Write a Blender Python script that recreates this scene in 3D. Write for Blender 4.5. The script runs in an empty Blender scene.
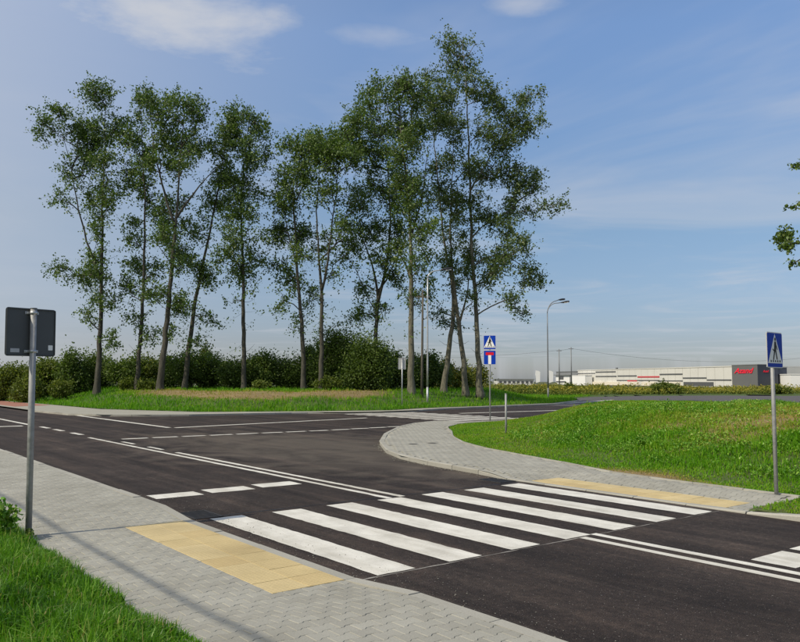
import bpy, bmesh, math
import numpy as np
from mathutils import Matrix, Vector

# ------------------------------------------------------------------ camera
scene = bpy.context.scene
cam_data = bpy.data.cameras.new('camera')
cam_data.sensor_width = 36.0
cam_data.lens = 765.0 / 800.0 * 36.0
cam_data.clip_start = 0.05
cam_data.clip_end = 6000.0
camera = bpy.data.objects.new('camera', cam_data)
scene.collection.objects.link(camera)
PITCH, ROLL = 0.0780, 0.005
fw = Vector((0, math.cos(PITCH), math.sin(PITCH)))
up0 = Vector((0, -math.sin(PITCH), math.cos(PITCH)))
rt0 = Vector((1, 0, 0))
rt = rt0 * math.cos(ROLL) + up0 * math.sin(ROLL)
up = up0 * math.cos(ROLL) - rt0 * math.sin(ROLL)
camera.matrix_world = Matrix(((rt.x, up.x, -fw.x, 0), (rt.y, up.y, -fw.y, 0), (rt.z, up.z, -fw.z, 1.98), (0, 0, 0, 1)))
scene.camera = camera

# ------------------------------------------------------------------ light
SUN_ELEV = math.radians(45)
SUN_AZ = math.atan2(-0.84, -0.54)          # clockwise from +Y
world = bpy.data.worlds.new('World')
scene.world = world
world.use_nodes = True
wn, wl = world.node_tree.nodes, world.node_tree.links
wn.clear()
w_out = wn.new('ShaderNodeOutputWorld')
w_bg = wn.new('ShaderNodeBackground')
w_bg.inputs['Strength'].default_value = 0.15
w_sky = wn.new('ShaderNodeTexSky')
w_sky.sky_type = 'NISHITA'
w_sky.sun_disc = False
w_sky.sun_elevation = SUN_ELEV
w_sky.sun_rotation = SUN_AZ
w_sky.altitude = 200
w_sky.air_density = 1.0
w_sky.dust_density = 1.0
w_sky.ozone_density = 2.5
w_geo = wn.new('ShaderNodeTexCoord')

def wmath(op, a, b=None, c=None, clamp=False):
    n = wn.new('ShaderNodeMath')
    n.operation = op
    n.use_clamp = clamp
    for i, v in enumerate((a, b, c)):
        if v is None:
            continue
        if isinstance(v, (int, float)):
            n.inputs[i].default_value = v
        else:
            wl.new(v, n.inputs[i])
    return n.outputs[0]

# clouds: soft drifting masses, laid out on a plane high above the place
w_sep = wn.new('ShaderNodeSeparateXYZ')
wl.new(w_geo.outputs['Generated'], w_sep.inputs[0])
zc = wmath('MAXIMUM', w_sep.outputs['Z'], 0.03)
w_comb = wn.new('ShaderNodeCombineXYZ')
wl.new(wmath('DIVIDE', w_sep.outputs['X'], zc), w_comb.inputs[0])
wl.new(wmath('DIVIDE', w_sep.outputs['Y'], zc), w_comb.inputs[1])

def wnoise(scale, detail, rough, dist, loc):
    m = wn.new('ShaderNodeMapping')
    m.inputs['Location'].default_value = loc
    wl.new(w_comb.outputs[0], m.inputs['Vector'])
    n = wn.new('ShaderNodeTexNoise')
    n.inputs['Scale'].default_value = scale
    n.inputs['Detail'].default_value = detail
    n.inputs['Roughness'].default_value = rough
    n.inputs['Distortion'].default_value = dist
    wl.new(m.outputs[0], n.inputs['Vector'])
    return n.outputs['Fac']

def wsmooth(v, lo, hi):
    n = wn.new('ShaderNodeMapRange')
    n.interpolation_type = 'SMOOTHSTEP'
    n.inputs['From Min'].default_value = lo
    n.inputs['From Max'].default_value = hi
    wl.new(v, n.inputs['Value'])
    return n.outputs[0]

def wblob(cx, cy, rx, ry):
    """one cloud bank centred on plane position (cx, cy)"""
    m = wn.new('ShaderNodeMapping')
    m.inputs['Location'].default_value = (-cx / rx, -cy / ry, 0)
    m.inputs['Scale'].default_value = (1 / rx, 1 / ry, 0)
    wl.new(w_comb.outputs[0], m.inputs['Vector'])
    ln = wn.new('ShaderNodeVectorMath')
    ln.operation = 'LENGTH'
    wl.new(m.outputs[0], ln.inputs[0])
    return ln.outputs['Value']

n_big = wnoise(2.2, 8, 0.58, 0.2, (5.3, 1.7, 0))
n_thin = wnoise(0.5, 5, 0.6, 0.8, (1.2, 4.4, 2))
def cloud_bank(cx, cy, rx, ry, edge, amount, rag=2.6):
    d = wblob(cx, cy, rx, ry)
    d = wmath('SUBTRACT', d, wmath('MULTIPLY', wmath('SUBTRACT', n_big, 0.5), rag))
    return wmath('MULTIPLY', wsmooth(d, 1.0, edge), amount)
cloud = cloud_bank(-0.64, 2.02, 0.40, 0.46, -0.1, 0.92, 2.6)
cloud = wmath('MAXIMUM', cloud, cloud_bank(0.32, 1.96, 0.15, 0.10, 0.0, 0.55))
cloud = wmath('MAXIMUM', cloud, cloud_bank(-0.06, 2.15, 0.24, 0.13, -0.2, 0.42))
cloud = wmath('MAXIMUM', cloud, wmath('MULTIPLY', wsmooth(n_thin, 0.42, 0.76), 0.45))
# the sunward (left) side of the sky is veiled by thin high haze
veil = wsmooth(wmath('ADD', wmath('MULTIPLY', w_sep.outputs['X'], -0.82), wmath('MULTIPLY', w_sep.outputs['Y'], -0.57)), -0.62, 0.25)
cloud = wmath('MAXIMUM', cloud, wmath('MULTIPLY', veil, wmath('ADD', 0.55, wmath('MULTIPLY', n_thin, 0.45))))
w_mix = wn.new('ShaderNodeMixRGB')
# late-summer haze: the air dims and greys towards the horizon all round
w_haze = wn.new('ShaderNodeValToRGB')
e = w_haze.color_ramp.elements
e[0].position, e[0].color = 0.0, (0.55, 0.565, 0.67, 1)
e[1].position, e[1].color = 0.42, (1.06, 1.10, 1.15, 1)
for p_, c_ in ((0.05, (0.52, 0.515, 0.605)), (0.195, (0.69, 0.71, 0.72))):
    k_ = e.new(p_)
    k_.color = (*c_, 1)
wl.new(w_sep.outputs['Z'], w_haze.inputs[0])
w_mul = wn.new('ShaderNodeMixRGB')
w_mul.blend_type = 'MULTIPLY'
w_mul.inputs['Fac'].default_value = 1.0
wl.new(w_sky.outputs[0], w_mul.inputs['Color1'])
wl.new(w_haze.outputs[0], w_mul.inputs['Color2'])
wl.new(w_mul.outputs[0], w_mix.inputs['Color1'])
w_mix.inputs['Color2'].default_value = (3.9, 4.05, 4.4, 1)
wl.new(cloud, w_mix.inputs['Fac'])
wl.new(w_mix.outputs[0], w_bg.inputs['Color'])
wl.new(w_bg.outputs[0], w_out.inputs[0])

sun_data = bpy.data.lights.new('sun', 'SUN')
sun_data.energy = 3.8
sun_data.angle = math.radians(0.53)
sun_data.color = (1.0, 0.90, 0.73)
sun = bpy.data.objects.new('sun', sun_data)
scene.collection.objects.link(sun)
sdir = Vector((math.sin(SUN_AZ) * math.cos(SUN_ELEV), math.cos(SUN_AZ) * math.cos(SUN_ELEV), math.sin(SUN_ELEV)))
sun.rotation_euler = sdir.to_track_quat('Z', 'Y').to_euler()
sun.location = (-30, -20, 40)

scene.view_settings.view_transform = 'Standard'
scene.view_settings.look = 'None'
scene.view_settings.exposure = 0.0
scene.view_settings.gamma = 1.0
scene.view_settings.use_curve_mapping = False
scene.render.resolution_x = 1024
scene.render.resolution_y = 822

rng = np.random.default_rng(11)
C = scene.collection

# ------------------------------------------------------------------ road frame
ANG = -0.901                                   # direction of the main road
OX, OY = -2.70, 11.10                          # where its first zebra stripe starts
CA, SA = math.cos(ANG), math.sin(ANG)

def rd(u, v):
    return (OX + CA * u - SA * v, OY + SA * u + CA * v)

def to_uv(P):
    d = np.asarray(P, float)[:, :2] - np.array([OX, OY])
    return np.c_[d[:, 0] * CA + d[:, 1] * SA, -d[:, 0] * SA + d[:, 1] * CA]

def in_road_frame(o):
    o.location = (OX, OY, 0)
    o.rotation_euler = (0, 0, ANG)
    return o

# ------------------------------------------------------------------ helpers
def ss(a, b, x):
    t = np.clip((np.asarray(x, float) - a) / (b - a), 0, 1)
    return t * t * (3 - 2 * t)

def pdist(P, L):
    best = np.full(len(P), 1e9)
    L = np.asarray(L, float)
    for a, b in zip(L[:-1], L[1:]):
        ab = b - a
        t = np.clip(((P - a) @ ab) / (ab @ ab), 0, 1)
        best = np.minimum(best, np.linalg.norm(P - (a + t[:, None] * ab), axis=1))
    return best

def inpoly(P, poly):
    poly = np.asarray(poly, float)
    x, y = P[:, 0], P[:, 1]
    c = np.zeros(len(P), bool)
    j = len(poly) - 1
    for i in range(len(poly)):
        xi, yi = poly[i]
        xj, yj = poly[j]
        hit = ((yi > y) != (yj > y)) & (x < (xj - xi) * (y - yi) / (yj - yi + 1e-12) + xi)
        c ^= hit
        j = i
    return c

_perm = np.random.default_rng(5).random((64, 64))
def vnoise(x, y, s):
    x, y = np.asarray(x) / s, np.asarray(y) / s
    xi, yi = np.floor(x).astype(int), np.floor(y).astype(int)
    fx, fy = x - xi, y - yi
    fx, fy = fx * fx * (3 - 2 * fx), fy * fy * (3 - 2 * fy)
    g = lambda a, b: _perm[a % 64, b % 64]
    return (g(xi, yi) * (1 - fx) + g(xi + 1, yi) * fx) * (1 - fy) + (g(xi, yi + 1) * (1 - fx) + g(xi + 1, yi + 1) * fx) * fy

def tag(o, label=None, cat=None, group=None, kind=None):
    if label: o['label'] = label
    if cat: o['category'] = cat
    if group: o['group'] = group
    if kind: o['kind'] = kind
    return o

def link(o, parent=None):
    C.objects.link(o)
    if parent is not None:
        o.parent = parent
    return o

def thing(name, label, cat, loc=(0, 0, 0), rz=0.0, group=None):
    o = bpy.data.objects.new(name, None)
    o.empty_display_size = 0.1
    C.objects.link(o)
    o.location = loc
    o.rotation_euler = (0, 0, rz)
    return tag(o, label, cat, group)

class MB:
    """collects shapes for one mesh"""
    def __init__(s):
        s.v, s.f, s.sm = [], [], []
    def add(s, v, f, smooth=False):
        n = len(s.v)
        s.v += [tuple(map(float, q)) for q in v]
        s.f += [tuple(i + n for i in q) for q in f]
        s.sm += [smooth] * len(f)
        return s
    def box(s, x0, x1, y0, y1, z0, z1):
        return s.add([(x0, y0, z0), (x1, y0, z0), (x1, y1, z0), (x0, y1, z0), (x0, y0, z1), (x1, y0, z1), (x1, y1, z1), (x0, y1, z1)],
                     [(3, 2, 1, 0), (4, 5, 6, 7), (0, 1, 5, 4), (1, 2, 6, 5), (2, 3, 7, 6), (3, 0, 4, 7)])
    def prism(s, poly, z0, z1, bottom=True):
        """poly counter-clockwise in x,y"""
        n = len(poly)
        v = [(x, y, z0) for x, y in poly] + [(x, y, z1) for x, y in poly]
        f = [tuple(range(n, 2 * n))] + [(i, (i + 1) % n, n + (i + 1) % n, n + i) for i in range(n)]
        if bottom:
            f.append(tuple(reversed(range(n))))
        return s.add(v, f)
    def plate(s, poly, y0, y1):
        """poly in x,z (counter-clockwise seen from -y), thickness y0..y1"""
        n = len(poly)
        v = [(x, y0, z) for x, z in poly] + [(x, y1, z) for x, z in poly]
        f = [tuple(range(n)), tuple(reversed(range(n, 2 * n)))] + [(i, n + i, n + (i + 1) % n, (i + 1) % n) for i in range(n)]
        return s.add(v, f)
    def tube(s, pts, rad, sides=8, caps=True):
        pts = [np.asarray(p, float) for p in pts]
        n = len(pts)
        ring = []
        ref = np.array([0.31, 0.95, 0.05])
        for i in range(n):
            d = pts[min(i + 1, n - 1)] - pts[max(i - 1, 0)]
            d = d / (np.linalg.norm(d) + 1e-9)
            a = np.cross(d, ref)
            if np.linalg.norm(a) < 0.05:
                a = np.cross(d, np.array([1.0, 0, 0]))
            a /= np.linalg.norm(a)
            b = np.cross(d, a)
            r = rad[i] if hasattr(rad, '__len__') else rad
            ring += [pts[i] + r * (math.cos(2 * math.pi * k / sides) * a + math.sin(2 * math.pi * k / sides) * b) for k in range(sides)]
        f = []
        for i in range(n - 1):
            for k in range(sides):
                k2 = (k + 1) % sides
                f.append((i * sides + k2, i * sides + k, (i + 1) * sides + k, (i + 1) * sides + k2))
        s.add(ring, f, True)
        if caps:
            m = len(s.v) - len(ring)
            s.f.append(tuple(m + k for k in range(sides)))
            s.f.append(tuple(m + (n - 1) * sides + k for k in reversed(range(sides))))
            s.sm += [False, False]
        return s
    def build(s, name, mat, parent=None):
        me = bpy.data.meshes.new(name)
        me.from_pydata(s.v, [], s.f)
        me.polygons.foreach_set('use_smooth', s.sm)
        me.materials.append(mat)
        me.update()
        return link(bpy.data.objects.new(name, me), parent)

def raw_mesh(name, verts, loops, sizes, mat, parent=None, tint=None, smooth=False, tint_name='tint'):
    me = bpy.data.meshes.new(name)
    verts = np.ascontiguousarray(verts, np.float32)
    loops = np.ascontiguousarray(loops, np.int32)
    sizes = np.ascontiguousarray(sizes, np.int32)
    me.vertices.add(len(verts)); me.vertices.foreach_set('co', verts.ravel())
    me.loops.add(len(loops)); me.loops.foreach_set('vertex_index', loops)
    me.polygons.add(len(sizes))
    start = np.concatenate([[0], np.cumsum(sizes)[:-1]]).astype(np.int32)
    me.polygons.foreach_set('loop_start', start)
    me.polygons.foreach_set('loop_total', sizes)
    me.polygons.foreach_set('use_smooth', np.full(len(sizes), smooth))
    if tint is not None:
        at = me.attributes.new(tint_name, 'FLOAT', 'FACE')
        at.data.foreach_set('value', np.ascontiguousarray(tint, np.float32))
    me.update(calc_edges=True)
    me.validate()
    me.materials.append(mat)
    return link(bpy.data.objects.new(name, me), parent)

def unit(n, r=None):
    d = (r or rng).normal(size=(n, 3))
    return d / np.linalg.norm(d, axis=1, keepdims=True)

def leaf_cloud(name, P, size, mat, parent=None, tint=None, aspect=0.8, up_bias=0.0):
    """one small kite-shaped leaf at each point"""
    n = len(P)
    a = unit(n)
    a[:, 2] -= 0.35                                    # leaves hang a little
    a /= np.linalg.norm(a, axis=1, keepdims=True)
    t = unit(n)
    t[:, 2] += up_bias
    b = np.cross(a, t)
    b /= np.linalg.norm(b, axis=1, keepdims=True) + 1e-9
    L = (size * rng.uniform(0.7, 1.35, n))[:, None]
    w = L * aspect
    nrm = np.cross(a, b)
    V = np.stack([P - a * L * 0.5, P - a * L * 0.08 + b * w * 0.5 + nrm * L * 0.10, P + a * L * 0.55, P - a * L * 0.08 - b * w * 0.5 + nrm * L * 0.10], 1).reshape(-1, 3)
    loops = np.arange(4 * n)
    return raw_mesh(name, V, loops, np.full(n, 4), mat, parent, rng.random(n) if tint is None else tint)

def blade_field(name, P, length, width, mat, parent=None, tint=None, lean=0.55):
    """one bent grass blade at each point: a quad and a tip triangle"""
    n = len(P)
    th = rng.uniform(0, 2 * math.pi, n)
    side = np.c_[np.cos(th), np.sin(th), np.zeros(n)]
    ph = rng.uniform(0, 2 * math.pi, n)
    ln = np.abs(rng.normal(0, lean, n)).clip(0, 1.6)
    out = np.c_[np.cos(ph), np.sin(ph), np.zeros(n)]
    L = np.asarray(length)[:, None]
    w = np.asarray(width)[:, None]
    z = np.array([0, 0, 1.0])
    mid = P + z * L * 0.55 + out * L * 0.22 * ln[:, None]
    tip = P + z * L * (1 - 0.35 * np.minimum(ln, 1.3))[:, None] + out * L * 0.75 * ln[:, None]
    V = np.stack([P - side * w * 0.5, P + side * w * 0.5, mid + side * w * 0.42, mid - side * w * 0.42, tip], 1).reshape(-1, 3)
    k = np.arange(n)[:, None] * 5
    loops = (k + np.array([[0, 1, 2, 3, 3, 2, 4]])).ravel()
    sizes = np.tile([4, 3], n)
    t = rng.random(n) if tint is None else tint
    return raw_mesh(name, V, loops, sizes, mat, parent, np.repeat(t, 2))

def grid_mesh(name, xs, ys, zf, mat, tintf=None, keep=None):
    X, Y = np.meshgrid(xs, ys)
    P = np.c_[X.ravel(), Y.ravel()]
    Z = zf(P)
    V = np.c_[P, Z]
    nx, ny = len(xs), len(ys)
    i = (np.arange(ny - 1)[:, None] * nx + np.arange(nx - 1)[None]).ravel()
    q = np.c_[i, i + 1, i + nx + 1, i + nx]
    cen = P[q].mean(1)
    if keep is not None:
        q = q[keep(cen)]
        cen = P[q].mean(1)
        used, inv = np.unique(q, return_inverse=True)
        V = V[used]
        q = inv.reshape(-1, 4)
    t = tintf(cen) if tintf else None
    return raw_mesh(name, V, q.ravel(), np.full(len(q), 4), mat, None, t, True)

# ------------------------------------------------------------------ materials
def new_mat(name):
    m = bpy.data.materials.new(name)
    m.use_nodes = True
    nt = m.node_tree
    b = nt.nodes['Principled BSDF']
    return m, nt, b

def node(nt, kind, **kw):
    n = nt.nodes.new(kind)
    for k, v in kw.items():
        if k in n.inputs:
            n.inputs[k].default_value = v
        else:
            setattr(n, k, v)
    return n

def ramp(nt, src, stops):
    r = nt.nodes.new('ShaderNodeValToRGB')
    e = r.color_ramp.elements
    while len(e) > 1:
        e.remove(e[0])
    e[0].position, e[0].color = stops[0][0], (*stops[0][1], 1)
    for p, c in stops[1:]:
        k = e.new(p)
        k.color = (*c, 1)
    nt.links.new(src, r.inputs[0])
    return r.outputs[0]

def mixc(nt, fac, a, b, mode='MIX'):
    m = nt.nodes.new('ShaderNodeMixRGB')
    m.blend_type = mode
    for i, v in ((0, fac), (1, a), (2, b)):
        if isinstance(v, (int, float)):
            m.inputs[i].default_value = v
        elif isinstance(v, tuple):
            m.inputs[i].default_value = (*v, 1)
        else:
            nt.links.new(v, m.inputs[i])
    return m.outputs[0]

def mth(nt, op, a, b=0.0):
    m = nt.nodes.new('ShaderNodeMath')
    m.operation = op
    for i, v in ((0, a), (1, b)):
        if isinstance(v, (int, float)):
            m.inputs[i].default_value = v
        else:
            nt.links.new(v, m.inputs[i])
    return m.outputs[0]

def noise(nt, scale, detail=4.0, rough=0.55, stretch=None, dist=0.0, coord='Object'):
    tc = nt.nodes.new('ShaderNodeTexCoord')
    src = tc.outputs[coord]
    if stretch:
        mp = nt.nodes.new('ShaderNodeMapping')
        mp.inputs['Scale'].default_value = stretch
        nt.links.new(src, mp.inputs['Vector'])
        src = mp.outputs[0]
    n = node(nt, 'ShaderNodeTexNoise', Scale=scale, Detail=detail, Roughness=rough, Distortion=dist)
    nt.links.new(src, n.inputs['Vector'])
    return n.outputs['Fac']

def bump(nt, b, h, strength=0.4, dist=0.01):
    n = node(nt, 'ShaderNodeBump', Strength=strength, Distance=dist)
    nt.links.new(h, n.inputs['Height'])
    nt.links.new(n.outputs[0], b.inputs['Normal'])

def mat_plain(name, col, rough=0.6, metal=0.0, var=0.12, scale=6.0):
    m, nt, b = new_mat(name)
    n = noise(nt, scale, 5)
    c = ramp(nt, n, [(0.25, tuple(x * (1 - var) for x in col)), (0.75, tuple(min(1, x * (1 + var)) for x in col))])
    nt.links.new(c, b.inputs['Base Color'])
    b.inputs['Roughness'].default_value = rough
    b.inputs['Metallic'].default_value = metal
    if name.startswith('sign_'):
        b.inputs['Specular IOR Level'].default_value = 0.12
    return m

def mat_asphalt():
    m, nt, b = new_mat('asphalt')
    big = noise(nt, 0.35, 4)
    streak = noise(nt, 1.0, 5, 0.6, (0.10, 1.9, 1))
    swirl = noise(nt, 0.9, 5, 0.6, (0.5, 0.5, 1), 1.6)
    fine = noise(nt, 90, 3, 0.7)
    mid = noise(nt, 13, 6, 0.72)
    scratch = noise(nt, 3.0, 4, 0.7, (0.09, 6.0, 1), 0.25)
    blot = noise(nt, 1.7, 6, 0.68)
    grit = noise(nt, 45, 2, 0.5)
    c = ramp(nt, big, [(0.3, (0.027, 0.0205, 0.0172)), (0.7, (0.038, 0.0300, 0.0258))])
    c = mixc(nt, 0.75, c, ramp(nt, streak, [(0.36, (0.55, 0.55, 0.55)), (0.5, (1, 1, 1)), (0.68, (1.9, 1.86, 1.78))]), 'MULTIPLY')
    c = mixc(nt, 0.6, c, ramp(nt, swirl, [(0.42, (0.8, 0.8, 0.8)), (0.66, (1.45, 1.42, 1.38))]), 'MULTIPLY')
    c = mixc(nt, 0.9, c, ramp(nt, fine, [(0.38, (0.35, 0.35, 0.35)), (0.62, (1.9, 1.9, 1.9))]), 'MULTIPLY')
    c = mixc(nt, 0.45, c, ramp(nt, mid, [(0.34, (0.40, 0.40, 0.40)), (0.5, (1, 1, 1)), (0.66, (2.1, 2.05, 2.0))]), 'MULTIPLY')
    c = mixc(nt, 0.45, c, ramp(nt, blot, [(0.32, (0.62, 0.6, 0.58)), (0.5, (1, 1, 1)), (0.68, (1.5, 1.45, 1.36))]), 'MULTIPLY')
    c = mixc(nt, ramp(nt, scratch, [(0.60, (0, 0, 0)), (0.74, (0.30, 0.30, 0.30))]), c, (0.15, 0.135, 0.115))
    tcw = nt.nodes.new('ShaderNodeTexCoord')
    sw = nt.nodes.new('ShaderNodeSeparateXYZ')
    nt.links.new(tcw.outputs['Object'], sw.inputs[0])
    wav = mth(nt, 'SINE', mth(nt, 'ADD', mth(nt, 'MULTIPLY', sw.outputs['Y'], 3.49), mth(nt, 'MULTIPLY', swirl, 2.0)))
    c = mixc(nt, 0.55, c, ramp(nt, wav, [(0.0, (1.12, 1.11, 1.1)), (0.75, (0.80, 0.79, 0.78))]), 'MULTIPLY')
    # dust tracked over the junction
    tc = nt.nodes.new('ShaderNodeTexCoord')
    mp = nt.nodes.new('ShaderNodeMapping')
    mp.inputs['Location'].default_value = (9.0 / 11, -7.5 / 5.0, 0)
    mp.inputs['Scale'].default_value = (1 / 11, 1 / 5.0, 0)
    nt.links.new(tc.outputs['Object'], mp.inputs['Vector'])
    ln = nt.nodes.new('ShaderNodeVectorMath')
    ln.operation = 'LENGTH'
    nt.links.new(mp.outputs[0], ln.inputs[0])
    dd = mth(nt, 'SUBTRACT', ln.outputs['Value'], mth(nt, 'MULTIPLY', mth(nt, 'SUBTRACT', swirl, 0.5), 2.2))
    dust = ramp(nt, dd, [(0.25, (0.48, 0.48, 0.48)), (1.25, (0.0, 0.0, 0.0))])
    c = mixc(nt, dust, c, (0.135, 0.117, 0.092))
    sx = nt.nodes.new('ShaderNodeSeparateXYZ')
    nt.links.new(tc.outputs['Object'], sx.inputs[0])
    old = nt.nodes.new('ShaderNodeMapRange')
    old.inputs['From Min'].default_value = 44.0
    old.inputs['From Max'].default_value = 46.0
    nt.links.new(sx.outputs['Y'], old.inputs['Value'])
    c = mixc(nt, mth(nt, 'MULTIPLY', old.outputs[0], 0.75), c, (0.125, 0.118, 0.115))
    c = mixc(nt, ramp(nt, grit, [(0.685, (0, 0, 0)), (0.72, (1, 1, 1))]), c, (0.24, 0.225, 0.205))
    nt.links.new(c, b.inputs['Base Color'])
    b.inputs['Roughness'].default_value = 0.82
    b.inputs['Specular IOR Level'].default_value = 0.2
    bump(nt, b, fine, 0.6, 0.008)
    return m

def mat_paint():
    m, nt, b = new_mat('road_paint')
    w = noise(nt, 2.2, 5, 0.6)
    fine = noise(nt, 120, 3, 0.7)
    c = ramp(nt, w, [(0.3, (0.58, 0.56, 0.49)), (0.6, (0.77, 0.75, 0.67))])
    c = mixc(nt, 0.7, c, ramp(nt, fine, [(0.3, (0.72, 0.72, 0.72)), (0.62, (1.05, 1.05, 1.05))]), 'MULTIPLY')
    track = noise(nt, 1.0, 5, 0.65, (0.25, 2.4, 1))
    c = mixc(nt, 0.8, c, ramp(nt, track, [(0.34, (0.74, 0.72, 0.68)), (0.55, (1, 1, 1))]), 'MULTIPLY')
    chip = noise(nt, 55, 4, 0.75)
    c = mixc(nt, ramp(nt, chip, [(0.645, (0, 0, 0)), (0.68, (1, 1, 1))]), c, (0.13, 0.12, 0.115))
    nt.links.new(c, b.inputs['Base Color'])
    b.inputs['Roughness'].default_value = 0.6
    bump(nt, b, fine, 0.3, 0.004)
    return m

def tint_value(nt, obj=True):
    a = nt.nodes.new('ShaderNodeAttribute')
    a.attribute_name = 'tint'
    if not obj:
        return a.outputs['Fac']
    oi = nt.nodes.new('ShaderNodeObjectInfo')
    return mth(nt, 'FRACT', mth(nt, 'ADD', a.outputs['Fac'], oi.outputs['Random']))

def mat_concrete(name, stops, stain=0.35, bscale=60, studs=False):
    m, nt, b = new_mat(name)
    t = tint_value(nt)
    c = ramp(nt, t, stops)
    st = noise(nt, 0.9, 6, 0.62, coord='Generated' if False else 'Object')
    geo = nt.nodes.new('ShaderNodeNewGeometry')
    n2 = node(nt, 'ShaderNodeTexNoise', Scale=0.8, Detail=6.0, Roughness=0.62)
    nt.links.new(geo.outputs['Position'], n2.inputs['Vector'])
    c = mixc(nt, stain, c, ramp(nt, n2.outputs['Fac'], [(0.3, (0.72, 0.71, 0.68)), (0.68, (1.12, 1.12, 1.12))]), 'MULTIPLY')
    n3 = node(nt, 'ShaderNodeTexNoise', Scale=float(bscale), Detail=4.0, Roughness=0.7)
    nt.links.new(geo.outputs['Position'], n3.inputs['Vector'])
    c = mixc(nt, 0.6, c, ramp(nt, n3.outputs['Fac'], [(0.3, (0.78, 0.78, 0.78)), (0.7, (1.15, 1.15, 1.15))]), 'MULTIPLY')
    nt.links.new(c, b.inputs['Base Color'])
    b.inputs['Roughness'].default_value = 0.88
    h = n3.outputs['Fac']
    if studs:                                           # raised warning studs
        tc = nt.nodes.new('ShaderNodeTexCoord')
        vo = node(nt, 'ShaderNodeTexVoronoi', Scale=20.0, Randomness=0.0, voronoi_dimensions='2D')
        nt.links.new(tc.outputs['Object'], vo.inputs['Vector'])
        st_ = ramp(nt, vo.outputs['Distance'], [(0.22, (1, 1, 1)), (0.36, (0, 0, 0))])
        h = mth(nt, 'ADD', mth(nt, 'MULTIPLY', h, 0.5), st_)
    bump(nt, b, h, 0.28 if studs else 0.35, 0.005 if studs else 0.004)
    return m

def mat_leaf(name, stops, trans=0.3, rough=0.45, spec=0.35):
    m, nt, b = new_mat(name)
    t = tint_value(nt, False)
    c = ramp(nt, t, stops)
    nt.links.new(c, b.inputs['Base Color'])
    b.inputs['Roughness'].default_value = rough
    b.inputs['Specular IOR Level'].default_value = spec
    tr = nt.nodes.new('ShaderNodeBsdfTranslucent')
    nt.links.new(mixc(nt, 1.0, c, (1.15, 1.3, 0.55), 'MULTIPLY'), tr.inputs['Color'])
    mx = nt.nodes.new('ShaderNodeMixShader')
    mx.inputs[0].default_value = trans
    out = nt.nodes['Material Output']
    nt.links.new(b.outputs[0], mx.inputs[1])
    nt.links.new(tr.outputs[0], mx.inputs[2])
    nt.links.new(mx.outputs[0], out.inputs[0])
    return m

def mat_bark(name, dark, light):
    m, nt, b = new_mat(name)
    n1 = noise(nt, 3.0, 6, 0.7, (3, 3, 0.55))
    n2 = noise(nt, 1.1, 5)
    c = ramp(nt, n1, [(0.3, dark), (0.7, light)])
    c = mixc(nt, 0.5, c, ramp(nt, n2, [(0.35, (0.6, 0.65, 0.55)), (0.65, (1.2, 1.2, 1.15))]), 'MULTIPLY')
    nt.links.new(c, b.inputs['Base Color'])
    b.inputs['Roughness'].default_value = 0.92
    bump(nt, b, n1, 0.8, 0.06)
    return m

def mat_soil(name, a, b_, c_):
    m, nt, b = new_mat(name)
    t = tint_value(nt, False)
    n1 = noise(nt, 1.4, 6, 0.6)
    n2 = noise(nt, 14, 5, 0.7)
    c = ramp(nt, t, [(0.0, a), (0.5, b_), (1.0, c_)])
    c = mixc(nt, 0.8, c, ramp(nt, n1, [(0.3, (0.7, 0.7, 0.65)), (0.7, (1.25, 1.25, 1.2))]), 'MULTIPLY')
    c = mixc(nt, 0.9, c, ramp(nt, n2, [(0.3, (0.55, 0.55, 0.5)), (0.7, (1.4, 1.4, 1.35))]), 'MULTIPLY')
    nt.links.new(c, b.inputs['Base Color'])
    b.inputs['Roughness'].default_value = 0.95
    bump(nt, b, n2, 0.7, 0.05)
    return m

def mat_metal(name, col, rough=0.42, metal=0.75):
    m, nt, b = new_mat(name)
    n = noise(nt, 14, 5, 0.65)
    c = ramp(nt, n, [(0.3, tuple(x * 0.75 for x in col)), (0.7, tuple(min(1, x * 1.15) for x in col))])
    nt.links.new(c, b.inputs['Base Color'])
    b.inputs['Metallic'].default_value = metal
    r = ramp(nt, n, [(0.3, (rough * 0.8,) * 3), (0.7, (rough * 1.3,) * 3)])
    nt.links.new(r, b.inputs['Roughness'])
    return m

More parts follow.
